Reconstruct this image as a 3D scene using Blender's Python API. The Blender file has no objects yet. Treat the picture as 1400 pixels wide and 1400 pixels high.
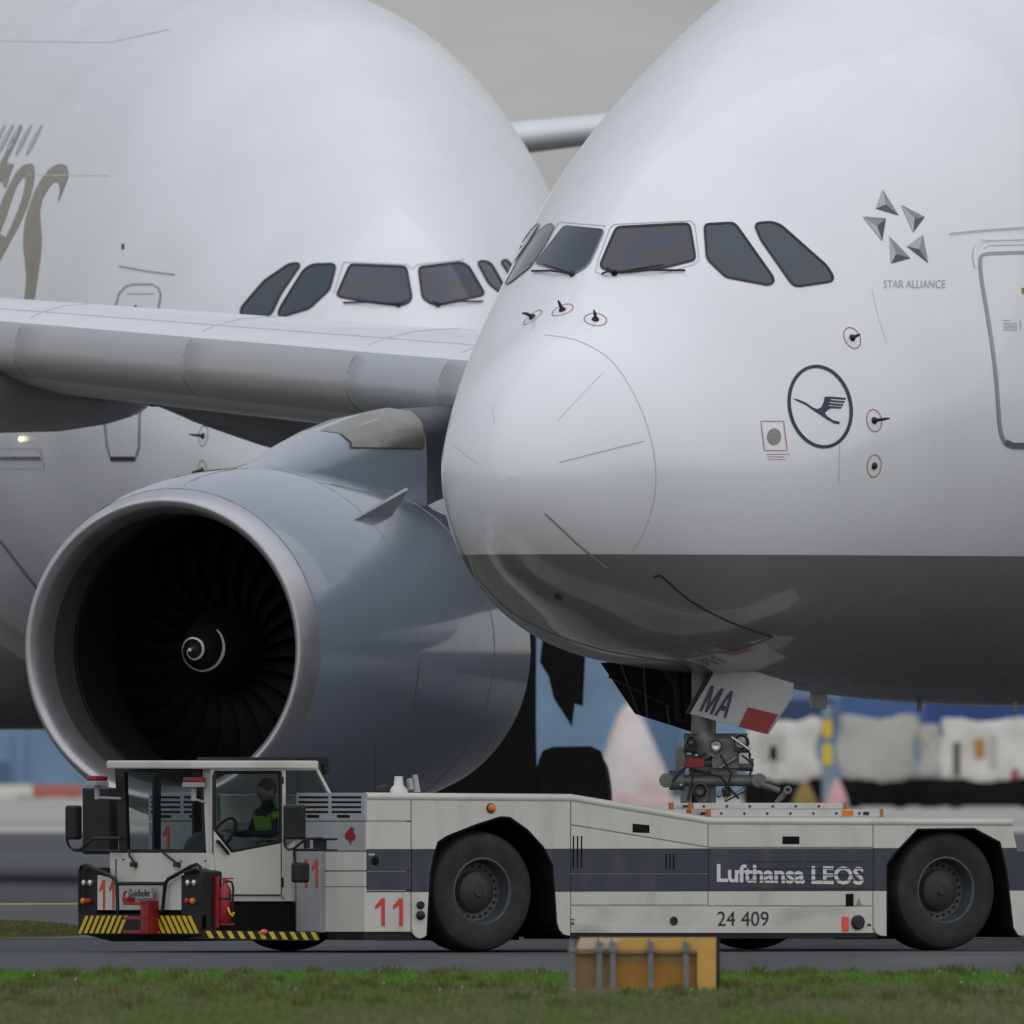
import bpy, bmesh, math, random
import numpy as np
from mathutils import Vector, Matrix, geometry
from mathutils.bvhtree import BVHTree
random.seed(7); rng = np.random.default_rng(7)
SC = bpy.context.scene; COL = SC.collection
R = math.radians

# ------------------------------------------------------------------ camera
FPX, CAM_D, CAM_H, HY = 53600.0, 400.0, 2.26, 1000.0      # focal length in photo pixels, metres to the nose, eye height, horizon row
cam = bpy.data.cameras.new('camera'); camo = bpy.data.objects.new('camera', cam); COL.objects.link(camo)
camo.location = (0, -CAM_D, CAM_H); camo.rotation_euler = (R(90), 0, 0)
cam.sensor_fit = 'HORIZONTAL'; cam.sensor_width = 36; cam.lens = 36 * FPX / 1400
cam.shift_y = (HY - 700) / 1400; cam.clip_start = 1; cam.clip_end = 20000
cam.dof.use_dof = True; cam.dof.focus_distance = CAM_D + 3; cam.dof.aperture_fstop = 9
SC.camera = camo

# ------------------------------------------------------------------ sky, sun, exposure
SUN_EL, SUN_AZ = R(30), R(168)                             # azimuth clockwise from +y: behind the camera, to its right
W = bpy.data.worlds.new('World'); SC.world = W; W.use_nodes = True
nt = W.node_tree; nt.nodes.clear()
def wn(t, **k):
    n = nt.nodes.new(t)
    for a, b in k.items(): setattr(n, a, b)
    return n
out = wn('ShaderNodeOutputWorld'); bg = wn('ShaderNodeBackground'); sky = wn('ShaderNodeTexSky', sky_type='NISHITA')
sky.sun_disc = False; sky.sun_elevation = SUN_EL; sky.sun_rotation = SUN_AZ
tc = wn('ShaderNodeTexCoord'); sep = wn('ShaderNodeSeparateXYZ')
mr = wn('ShaderNodeMapRange'); mr.inputs[1].default_value = 0; mr.inputs[2].default_value = 1
mr.inputs[3].default_value = 4.25; mr.inputs[4].default_value = 7.6   # overcast: zenith brighter than the horizon
no = wn('ShaderNodeTexNoise'); no.inputs['Scale'].default_value = 70; no.inputs['Detail'].default_value = 6
mp = wn('ShaderNodeMapping'); mp.inputs['Scale'].default_value = (1, 1, 3)
mr2 = wn('ShaderNodeMapRange'); mr2.inputs[1].default_value = .3; mr2.inputs[2].default_value = .7; mr2.inputs[3].default_value = .83; mr2.inputs[4].default_value = 1.17
mul = wn('ShaderNodeMath', operation='MULTIPLY'); cmb = wn('ShaderNodeVectorMath', operation='SCALE')
tint = wn('ShaderNodeMix', data_type='RGBA'); tint.inputs[6].default_value = (.985, 1, 1.005, 1); tint.inputs[7].default_value = (.885, .99, 1.16, 1)
mix = wn('ShaderNodeMix', data_type='RGBA'); mix.inputs[0].default_value = .93
L = nt.links.new
L(tc.outputs['Generated'], sep.inputs[0]); L(sep.outputs[2], mr.inputs[0]); L(sep.outputs[2], tint.inputs[0]); L(tint.outputs[2], cmb.inputs[0])
L(tc.outputs['Generated'], mp.inputs[0]); L(mp.outputs[0], no.inputs[0]); L(no.outputs[0], mr2.inputs[0])
L(mr.outputs[0], mul.inputs[0]); L(mr2.outputs[0], mul.inputs[1]); L(mul.outputs[0], cmb.inputs['Scale'])
L(sky.outputs[0], mix.inputs[6]); L(cmb.outputs[0], mix.inputs[7]); L(mix.outputs[2], bg.inputs[0])
bg.inputs[1].default_value = .09; L(bg.outputs[0], out.inputs[0])
sl = bpy.data.lights.new('sun', 'SUN'); sl.energy = 1.5; sl.angle = R(170); sl.color = (1, .985, .965)
so = bpy.data.objects.new('sun', sl); COL.objects.link(so)
sd = Vector((math.sin(SUN_AZ) * math.cos(SUN_EL), math.cos(SUN_AZ) * math.cos(SUN_EL), math.sin(SUN_EL)))
so.rotation_euler = sd.to_track_quat('Z', 'Y').to_euler(); so.location = sd * 300
SC.view_settings.view_transform = 'Standard'; SC.view_settings.look = 'None'
SC.view_settings.exposure = 0; SC.view_settings.gamma = 1; SC.view_settings.use_curve_mapping = False
SC.cycles.max_bounces = 8; SC.cycles.transparent_max_bounces = 12

# ------------------------------------------------------------------ materials
def mat(name, col, rough=.5, metal=0, var=.0, scale=3.0, col2=None, bump=0, coat=0, emit=0, spec=.5, z_split=None, stretch=(1, 1, 1), band=None, grime=None):
    """principled material; var / col2 = noise colour variation; z_split = (height, colour below); band = (z0, z1, colour)"""
    m = bpy.data.materials.new(name); m.use_nodes = True; t = m.node_tree; b = t.nodes['Principled BSDF']; l = t.links.new
    b.inputs['Roughness'].default_value = rough; b.inputs['Metallic'].default_value = metal
    b.inputs['Coat Weight'].default_value = coat; b.inputs['Coat Roughness'].default_value = .04
    b.inputs['Specular IOR Level'].default_value = spec
    c4 = (*col, 1); b.inputs['Base Color'].default_value = c4
    if emit: b.inputs['Emission Color'].default_value = c4; b.inputs['Emission Strength'].default_value = emit
    tc = t.nodes.new('ShaderNodeTexCoord'); cur = None
    def noise(sc, det=5, st=stretch):
        mp = t.nodes.new('ShaderNodeMapping'); mp.inputs['Scale'].default_value = st; l(tc.outputs['Object'], mp.inputs[0])
        n = t.nodes.new('ShaderNodeTexNoise'); n.inputs['Scale'].default_value = sc; n.inputs['Detail'].default_value = det
        l(mp.outputs[0], n.inputs[0]); return n.outputs[0]
    def ramp(fac, lo, hi, a, b_):
        r = t.nodes.new('ShaderNodeMapRange'); r.inputs[1].default_value = lo; r.inputs[2].default_value = hi
        r.inputs[3].default_value = a; r.inputs[4].default_value = b_; l(fac, r.inputs[0]); return r.outputs[0]
    def mixc(f, a, b_):
        x = t.nodes.new('ShaderNodeMix'); x.data_type = 'RGBA'
        if isinstance(f, float): x.inputs[0].default_value = f
        else: l(f, x.inputs[0])
        for i, v in ((6, a), (7, b_)):
            if isinstance(v, tuple): x.inputs[i].default_value = (*v[:3], 1)
            else: l(v, x.inputs[i])
        return x.outputs[2]
    cur = c4
    if z_split or band:
        sp = t.nodes.new('ShaderNodeSeparateXYZ'); l(tc.outputs['Object'], sp.inputs[0])
        def less(v):
            x = t.nodes.new('ShaderNodeMath'); x.operation = 'LESS_THAN'; l(sp.outputs[2], x.inputs[0]); x.inputs[1].default_value = v; return x.outputs[0]
        if z_split: cur = mixc(less(z_split[0]), cur, z_split[1])
        if band:
            x = t.nodes.new('ShaderNodeMath'); x.operation = 'SUBTRACT'; l(less(band[1]), x.inputs[0]); l(less(band[0]), x.inputs[1])
            cur = mixc(x.outputs[0], cur, band[2])
    if var or col2:
        f = ramp(noise(scale), .32, .68, 0, 1)
        c2 = col2 if col2 else tuple(max(0, v * (1 - var)) for v in col)
        if col2: cur = mixc(f, cur, c2)
        else:
            x = t.nodes.new('ShaderNodeMix'); x.data_type = 'RGBA'; x.blend_type = 'MULTIPLY'; l(f, x.inputs[0])
            if isinstance(cur, tuple): x.inputs[6].default_value = (*cur[:3], 1)
            else: l(cur, x.inputs[6])
            x.inputs[7].default_value = (1 - var, 1 - var, 1 - var * 1.1, 1); cur = x.outputs[2]
        l(ramp(noise(scale * 2.3), .3, .7, max(.02, rough - .06), rough + .08), b.inputs['Roughness'])
    if grime:                                                # streaks and stains: (colour, scale, amount, stretch)
        gcol, gs, ga, gst = grime
        f = ramp(noise(gs, 4, gst), .5, .78, 0, ga); cur = mixc(f, cur, gcol)
    if not isinstance(cur, tuple): l(cur, b.inputs['Base Color'])
    else: b.inputs['Base Color'].default_value = (*cur[:3], 1)
    if bump:
        bm_ = t.nodes.new('ShaderNodeBump'); bm_.inputs['Strength'].default_value = bump; bm_.inputs['Distance'].default_value = .02
        l(noise(scale * 6), bm_.inputs['Height']); l(bm_.outputs[0], b.inputs['Normal'])
    return m
def glass(name, tint, alpha, rough=.03):
    m = bpy.data.materials.new(name); m.use_nodes = True; t = m.node_tree; l = t.links.new
    b = t.nodes['Principled BSDF']; b.inputs['Base Color'].default_value = (.01, .013, .015, 1); b.inputs['Roughness'].default_value = rough
    tr = t.nodes.new('ShaderNodeBsdfTransparent'); tr.inputs[0].default_value = (*tint, 1)
    mx = t.nodes.new('ShaderNodeMixShader'); mx.inputs[0].default_value = alpha
    o = t.nodes['Material Output']; l(tr.outputs[0], mx.inputs[1]); l(b.outputs[0], mx.inputs[2]); l(mx.outputs[0], o.inputs[0])
    return m
M = {}
GREY_LINE = 4.07
M['skin_w'] = mat('white_aircraft_paint_grey_belly', (.775, .785, .80), .3, var=.05, scale=.7, coat=.6, bump=.02, z_split=(GREY_LINE, (.19, .19, .19)), grime=((.5, .49, .47), 1.3, .10, (.5, 1, .35)))
M['skin_e'] = mat('white_aircraft_paint', (.785, .79, .80), .3, var=.06, scale=.6, coat=.45, bump=.02, grime=((.5, .48, .45), 1.1, .14, (.5, 1, .35)))
M['cpit'] = mat('cockpit_glass', (.012, .045, .062), .05, col2=(.035, .04, .042), scale=4, coat=.3)
M['cpit_blue'] = mat('coated_windshield_glass', (.02, .035, .075), .05, col2=(.05, .035, .03), scale=3.5, coat=.3)
M['seal'] = mat('black_rubber', (.02, .02, .022), .6, var=.2)
M['seam'] = mat('seam_grey', (.25, .25, .26), .6, var=.1)
M['seam_l'] = mat('seam_light', (.5, .5, .51), .6, var=.1)
M['seam_w'] = mat('seam_pale', (.63, .64, .655), .5, var=.05)
M['seam_d'] = mat('seam_dark', (.03, .03, .03), .6, var=.1)
M['strip'] = mat('strip_metal', (.42, .42, .41), .4, .3, var=.1)
M['ring'] = mat('red_print', (.5, .2, .21), .5, var=.1, scale=20)
M['ring_f'] = mat('faded_red_print', (.5, .33, .36), .5, var=.1)
M['navy'] = mat('navy_print', (.012, .016, .05), .35, var=.1)
M['st1'] = mat('silver_print_light', (.45, .45, .45), .4, var=.1)
M['st2'] = mat('silver_print_mid', (.26, .26, .26), .4, var=.1)
M['st3'] = mat('silver_print_dark', (.07, .07, .075), .4, var=.1)
M['text_g'] = mat('grey_print', (.47, .47, .48), .5, var=.1)
M['gold'] = mat('bronze_print', (.30, .27, .215), .45, var=.15, scale=2)
M['probe'] = mat('probe_metal', (.035, .035, .035), .4, .5, var=.2)
M['disc'] = mat('grey_disc', (.3, .3, .28), .5, var=.3, scale=30)
M['lip'] = mat('polished_inlet_lip', (.50, .49, .505), .38, .7, var=.12, scale=2.5)
M['nac'] = mat('blue_grey_nacelle_paint', (.24, .28, .335), .16, var=.05, scale=1.2, coat=1.0)
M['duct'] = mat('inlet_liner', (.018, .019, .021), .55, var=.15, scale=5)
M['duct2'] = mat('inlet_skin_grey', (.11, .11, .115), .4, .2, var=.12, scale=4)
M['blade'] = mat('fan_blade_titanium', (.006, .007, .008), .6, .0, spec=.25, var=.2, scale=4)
M['spin'] = mat('black_spinner', (.008, .008, .009), .4, var=.2)
M['spiral'] = mat('white_spiral_paint', (.8, .8, .74), .5, var=.05)
M['nac_shade'] = mat('pylon_shade_colour', (.05, .055, .064), .35, var=.1, scale=2)  # shade under the wing, put into the pylon's colour
M['wing'] = mat('wing_grey_white_paint', (.72, .73, .74), .35, var=.05, scale=.8, coat=.2)
M['slat'] = mat('slat_metal', (.38, .375, .375), .4, .1)
M['slat2'] = mat('slat_blue_grey', (.39, .405, .43), .38, .1)
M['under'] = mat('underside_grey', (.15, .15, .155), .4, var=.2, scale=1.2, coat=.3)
M['fair'] = mat('fairing_grey', (.33, .34, .35), .3, var=.2, scale=1, coat=.4)
M['heat'] = mat('heat_shield_metal', (.36, .335, .30), .3, .75, var=.2, scale=3)
M['gear'] = mat('gear_grey', (.21, .215, .22), .4, .2, var=.3, scale=8)
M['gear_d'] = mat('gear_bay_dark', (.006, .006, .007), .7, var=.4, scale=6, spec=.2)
M['steel'] = mat('bare_steel', (.45, .45, .46), .25, .9, var=.2, scale=12)
M['lens_d'] = mat('lamp_glass_dark', (.1, .105, .11), .08, var=.2)
M['door_w'] = mat('gear_door_paint', (.48, .49, .5), .4, var=.12, scale=3)
M['red'] = mat('red_paint', (.33, .014, .018), .4, var=.25, scale=8, grime=((.1, .02, .02), 6, .5, (1, 1, 1)))
M['redp'] = mat('red_lettering', (.62, .05, .03), .5, var=.1)
M['redl'] = mat('red_reflector', (.85, .09, .05), .3, var=.1)
M['lens'] = mat('lamp_lens', (.75, .78, .8), .08, .6, var=.1)
ST0, ST1 = .618, 1.06
TW = (.60, .585, .54)
M['tug'] = mat('off_white_tug_paint', TW, .42, var=.07, scale=1.8, coat=.15, band=(ST0, ST1, (.028, .033, .055)), grime=((.17, .145, .11), 3.2, .28, (1.2, 1.2, .3)))
M['tugp'] = mat('plain_tug_paint', TW, .42, var=.07, scale=1.8, coat=.15, grime=((.22, .19, .15), 2.2, .35, (.6, .6, .25)))
M['tugb'] = mat('stained_tug_paint', TW, .45, var=.1, scale=1.8, coat=.1, grime=((.16, .14, .12), 3.5, .6, (.35, .6, .8)))
M['tug_g'] = mat('grey_tug_panel', (.36, .37, .38), .45, var=.08, scale=2, grime=((.12, .11, .1), 3, .3, (.6, .6, .3)))
M['blk'] = mat('black_painted_steel', (.009, .0095, .011), .45, var=.3, scale=5, spec=.35)
M['dark'] = mat('dark_chassis', (.006, .006, .007), .8, var=.3, scale=4, spec=.2)
M['yel'] = mat('hazard_yellow', (.70, .50, .03), .5, var=.2, scale=9)
M['tyre'] = mat('tyre_rubber', (.018, .018, .019), .75, var=.35, scale=5, grime=((.07, .065, .055), 3, .45, (1, 1, 1)))
M['rim'] = mat('grey_wheel_rim', (.07, .078, .086), .45, var=.3, scale=6, grime=((.03, .03, .03), 5, .5, (1, 1, 1)))
M['hub'] = mat('dark_wheel_hub', (.022, .022, .024), .5, var=.4, scale=6)
M['amber'] = mat('amber_lens', (.75, .2, .015), .2, var=.15)
M['cabglass'] = glass('cab_glass', (.8, .86, .86), .14)
M['alu'] = mat('ladder_aluminium', (.62, .61, .58), .4, .3, var=.12, scale=6)
M['orange'] = mat('orange_end_cap', (.5, .15, .03), .5, var=.2)
M['hivis'] = mat('hi_vis_vest', (.24, .55, .05), .7, var=.15)
M['tape'] = mat('reflective_tape', (.6, .62, .6), .4, var=.1)
M['skin'] = mat('skin', (.42, .26, .19), .55, var=.1)
M['hair'] = mat('dark_hair', (.02, .015, .012), .7, var=.2)
M['cloth'] = mat('dark_trousers', (.02, .022, .03), .8, var=.2)
M['seat'] = mat('dark_seat_fabric', (.025, .027, .03), .85, var=.2)
M['dash'] = mat('dash_plastic', (.05, .065, .075), .5, var=.2)
M['sgn_l'] = mat('pale_yellow_frame', (.62, .36, .085), .5, var=.14, scale=5)
M['sgn_w'] = mat('faded_panel', (.55, .45, .38), .5, var=.1, scale=4)
M['sgn_a'] = mat('amber_panel', (.40, .185, .012), .45, var=.15, scale=4)
M['sgn_t'] = mat('tan_panel', (.30, .19, .075), .5, var=.15, scale=4)
M['post'] = mat('galvanised_post', (.19, .20, .205), .55, .2, var=.3, scale=14)

# ------------------------------------------------------------------ mesh helpers
CAMP = Vector((0, -CAM_D, CAM_H))
def raydir(px, py): return Vector(((px - 700) / FPX, 1, (HY - py) / FPX))
def at(px, py, Y):                                           # the point at depth Y that is seen at photo pixel (px, py)
    return CAMP + raydir(px, py) * (CAM_D + Y)
def onplane(px, py, P, N):
    d = raydir(px, py); t = (P - CAMP).dot(N) / d.dot(N); return CAMP + d * t
class MB:
    def __init__(s): s.v = []; s.f = []
    def add(s, vs, fs):
        o = len(s.v); s.v += [tuple(x) for x in vs]; s.f += [tuple(i + o for i in f) for f in fs]; return s
    def box(s, c, sz, fr=None):
        x, y, z = (k / 2 for k in sz); c = Vector(c)
        vs = [c + Vector(p) for p in ((-x, -y, -z), (x, -y, -z), (x, y, -z), (-x, y, -z), (-x, -y, z), (x, -y, z), (x, y, z), (-x, y, z))]
        if fr: vs = [fr @ p for p in vs]
        return s.add(vs, [(0, 3, 2, 1), (4, 5, 6, 7), (0, 1, 5, 4), (1, 2, 6, 5), (2, 3, 7, 6), (3, 0, 4, 7)])
    def span(s, a, b):                                       # box from corner a to corner b
        return s.box([(i + j) / 2 for i, j in zip(a, b)], [abs(i - j) for i, j in zip(a, b)])
    def prism(s, poly, vec):
        n = len(poly); a = [Vector(p) for p in poly]; vec = Vector(vec); b = [p + vec for p in a]
        tri = geometry.tessellate_polygon([a])
        fs = [tuple(t) for t in tri] + [tuple(n + i for i in reversed(t)) for t in tri]
        nrm = Vector((0, 0, 0))
        for i in range(n): nrm += a[i].cross(a[(i + 1) % n])
        fs += [(i, (i + 1) % n, n + (i + 1) % n, n + i) for i in range(n)]
        return s.add(a + b, fs)
    def tube(s, path, r, n=8, closed=False):
        P = [Vector(p) for p in path]; N = len(P); rs = r if isinstance(r, (list, tuple)) else [r] * N; vs = []
        up = None
        for i, p in enumerate(P):
            if closed: d = (P[(i + 1) % N] - P[i - 1]).normalized()
            else: d = (P[min(i + 1, N - 1)] - P[max(i - 1, 0)]).normalized()
            if up is None: up = d.orthogonal().normalized()
            up = (up - d * up.dot(d)).normalized(); w = d.cross(up)
            vs += [p + (up * math.cos(2 * math.pi * k / n) + w * math.sin(2 * math.pi * k / n)) * rs[i] for k in range(n)]
        fs = []
        for i in range(N if closed else N - 1):
            a, b = i * n, ((i + 1) % N) * n
            fs += [(a + k, a + (k + 1) % n, b + (k + 1) % n, b + k) for k in range(n)]
        if not closed: fs += [tuple(range(n - 1, -1, -1)), tuple((N - 1) * n + k for k in range(n))]
        return s.add(vs, fs)
    def cyl(s, a, b, r, r2=None, n=16): return s.tube([a, b], [r, r if r2 is None else r2], n)
    def lathe(s, prof, o, ax, n=48, close=False):            # prof: (along axis, radius)
        o = Vector(o); ax = Vector(ax).normalized(); u = ax.orthogonal().normalized()
        if abs(ax.z) < .9: u = (Vector((0, 0, 1)) - ax * ax.z).normalized()
        w = ax.cross(u); m = len(prof); vs = []
        for (t, r) in prof:
            vs += [o + ax * t + (u * math.cos(2 * math.pi * k / n) + w * math.sin(2 * math.pi * k / n)) * r for k in range(n)]
        fs = []
        for i in range(m if close else m - 1):
            a, b = i * n, ((i + 1) % m) * n
            fs += [(a + k, a + (k + 1) % n, b + (k + 1) % n, b + k) for k in range(n)]
        return s.add(vs, fs)
    def sphere(s, c, r, n=12, sc=(1, 1, 1)):
        c = Vector(c); vs = [c + Vector((0, 0, r * sc[2]))]; m = n // 2
        for i in range(1, m):
            a = math.pi * i / m
            vs += [c + Vector((math.sin(a) * math.cos(2 * math.pi * k / n) * r * sc[0], math.sin(a) * math.sin(2 * math.pi * k / n) * r * sc[1], math.cos(a) * r * sc[2])) for k in range(n)]
        vs.append(c - Vector((0, 0, r * sc[2]))); e = len(vs) - 1
        fs = [(0, 1 + k, 1 + (k + 1) % n) for k in range(n)]
        for i in range(m - 2):
            a = 1 + i * n; fs += [(a + k, a + n + k, a + n + (k + 1) % n, a + (k + 1) % n) for k in range(n)]
        a = 1 + (m - 2) * n; fs += [(a + k, e, a + (k + 1) % n) for k in range(n)]
        return s.add(vs, fs)
    def build(s, name, m, parent=None, smooth=False, bevel=0, inv=None, split=None):
        me = bpy.data.meshes.new(name); vs = s.v
        if inv is not None: vs = [tuple(inv @ Vector(p)) for p in vs]
        me.from_pydata(vs, [], s.f)
        bm = bmesh.new(); bm.from_mesh(me); bmesh.ops.remove_doubles(bm, verts=bm.verts, dist=1e-5)
        bmesh.ops.recalc_face_normals(bm, faces=bm.faces)
        if bevel:
            es = [e for e in bm.edges if len(e.link_faces) == 2 and e.calc_face_angle(0) > .5]
            bmesh.ops.bevel(bm, geom=es, offset=bevel, segments=2, affect='EDGES', profile=.6, clamp_overlap=True)
        if smooth:
            for f in bm.faces: f.smooth = True
            for e in bm.edges:
                if len(e.link_faces) == 2 and e.calc_face_angle(0) > (split or .7): e.smooth = False
        bm.to_mesh(me); bm.free()
        me.materials.append(m if not isinstance(m, str) else M[m])
        o = bpy.data.objects.new(name, me); COL.objects.link(o)
        if parent: o.parent = parent
        return o
def empty(name, loc, rz=0):
    o = bpy.data.objects.new(name, None); COL.objects.link(o); o.location = loc; o.rotation_euler = (0, 0, rz); o.empty_display_size = .5
    return o
def tag(o, label=None, cat=None, group=None, kind=None):
    for k, v in (('label', label), ('category', cat), ('group', group), ('kind', kind)):
        if v: o[k] = v
    return o
def minv(o):
    return (Matrix.Translation(o.location) @ o.rotation_euler.to_matrix().to_4x4()).inverted()
_fc = {}
def textmesh(txt, bold=0.0, shear=0.0, spacing=1.0):         # 2-D lettering as triangles; height of a capital = about .73
    c = bpy.data.curves.new('lettering', 'FONT'); c.body = txt; c.offset = bold; c.shear = shear; c.space_character = spacing; c.resolution_u = 3
    o = bpy.data.objects.new('lettering', c); COL.objects.link(o); bpy.context.view_layer.update()
    me = bpy.data.meshes.new_from_object(o.evaluated_get(bpy.context.evaluated_depsgraph_get()))
    vs = [(v.co.x, v.co.y) for v in me.vertices]; fs = [tuple(p.vertices) for p in me.polygons]
    bpy.data.objects.remove(o); bpy.data.curves.remove(c); bpy.data.meshes.remove(me)
    x0 = min(v[0] for v in vs); x1 = max(v[0] for v in vs); y0 = min(v[1] for v in vs); y1 = max(v[1] for v in vs)
    return vs, fs, (x0, y0, x1, y1)
def text_on(name, txt, quad, m, parent, inv, proj_, bold=0, shear=0, spacing=1):
    """lettering whose bounding box fills quad = (bottom-left, bottom-right, top-left) in photo pixels; proj_(px, py) gives the surface point"""
    vs, fs, (x0, y0, x1, y1) = textmesh(txt, bold, shear, spacing); a, b, c = quad; mb = MB(); pts = []
    for x, y in vs:
        u = (x - x0) / (x1 - x0); v = (y - y0) / (y1 - y0)
        pts.append(proj_(a[0] + (b[0] - a[0]) * u + (c[0] - a[0]) * v, a[1] + (b[1] - a[1]) * u + (c[1] - a[1]) * v))
    mb.add(pts, fs); return mb.build(name, m, parent, inv=inv)

# ------------------------------------------------------------------ the airliner body (both airliners are of one type)
DL = 13.0
TK = np.array([0, .12, .24, .36, .48, .6, .72, .86, 1.0]); K3 = np.array([0, .3, .5, .7, 1.0])
ZT = [4.87, 5.467, 6.149, 6.668, 7.88, 8.839, 9.72, 10.668, 10.975]
ZB = [4.87, 4.336, 3.807, 3.387, 2.975, 2.87, 2.775, 2.585, 2.5155]
WK = [0, 0.53, 1.07, 1.532, 2.085, 2.575, 3.08, 3.35, 3.567]
ZM = [0.496, 0.492, 0.418, 0.436, 0.374]; NU = [1.864, 1.732, 1.62, 1.8, 2.12]; NL = [2.033, 2.057, 2.119, 2.073, 2.05]
def pchip(xk, yk, x):
    xk = np.asarray(xk, float); yk = np.asarray(yk, float); h = np.diff(xk); d = np.diff(yk) / h; m = np.zeros(len(xk))
    for i in range(1, len(xk) - 1):
        if d[i - 1] * d[i] > 0:
            w1 = 2 * h[i] + h[i - 1]; w2 = h[i] + 2 * h[i - 1]; m[i] = (w1 + w2) / (w1 / d[i - 1] + w2 / d[i])
    m[0] = d[0]; i = np.clip(np.searchsorted(xk, x) - 1, 0, len(h) - 1); t = np.clip((x - xk[i]) / h[i], 0, 1)
    return (2*t**3-3*t**2+1)*yk[i] + (t**3-2*t**2+t)*h[i]*m[i] + (-2*t**3+3*t**2)*yk[i+1] + (t**3-t**2)*h[i]*m[i+1]
def prof(d):
    tg = np.linspace(0, 1.4, 1401); g = np.exp(-.5 * (np.arange(-60, 61) / 22.) ** 2); g /= g.sum(); res = []
    t = np.sqrt(np.clip(d, 0, DL * 1.9) / DL)
    for xk, yk in ((TK, ZT), (TK, ZB), (TK, WK), (K3, ZM), (K3, NU), (K3, NL)):
        f = pchip(xk, yk, np.minimum(tg, 1)); fp = np.concatenate([2 * f[0] - f[60:0:-1], f, np.full(60, f[-1])])
        s = np.convolve(fp, g, 'valid'); k = np.clip((tg - .02) / .12, 0, 1); res.append(np.interp(t, tg, f * (1 - k) + s * k))
    return res
NA = 160
def body_arrays():
    d = np.concatenate([DL * (np.linspace(.006, 1, 120)) ** 2, np.linspace(13.4, 46, 40), np.linspace(47, 71, 20)])
    zt, zb, w, fm, nu, nl = prof(d)
    k = np.clip((d - 11) / 9, 0, 1); zt = zt + .38 * k * k * (3 - 2 * k)
    k = np.clip((d - 46) / 25, 0, 1) ** 1.6                     # tail cone
    zt = zt - k * 1.2; zb = zb + k * 5.6; w = w * (1 - .86 * k)
    zm = zb + (zt - zb) * fm; th = np.linspace(-np.pi, np.pi, NA, endpoint=False)
    c, s = np.cos(th)[None], np.sin(th)[None]; n = np.where(c > 0, nu[:, None], nl[:, None])
    sp = lambda a, e: np.sign(a) * np.abs(a) ** e
    l = w[:, None] * sp(s, 2 / n); z = zm[:, None] + np.where(c > 0, (zt - zm)[:, None], (zm - zb)[:, None]) * sp(c, 2 / n)
    return d, l, z
def fuselage(root, m):
    d, l, z = body_arrays(); nd = len(d); mb = MB()
    mb.v = [(float(d[i]), float(l[i, j]), float(z[i, j])) for i in range(nd) for j in range(NA)]
    mb.f = [(i * NA + j, i * NA + (j + 1) % NA, (i + 1) * NA + (j + 1) % NA, (i + 1) * NA + j) for i in range(nd - 1) for j in range(NA)]
    o = len(mb.v); mb.v.append((-.004, 0, ZT[0])); mb.v.append((71.3, 0, float(z[-1].mean())))
    mb.f += [(o, (j + 1) % NA, j) for j in range(NA)] + [(o + 1, (nd - 1) * NA + j, (nd - 1) * NA + (j + 1) % NA) for j in range(NA)]
    ob = mb.build('fuselage', m, root, smooth=True, split=3)
    mw = minv(root).inverted()
    return ob, BVHTree.FromPolygons([mw @ Vector(v) for v in mb.v], mb.f)
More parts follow.
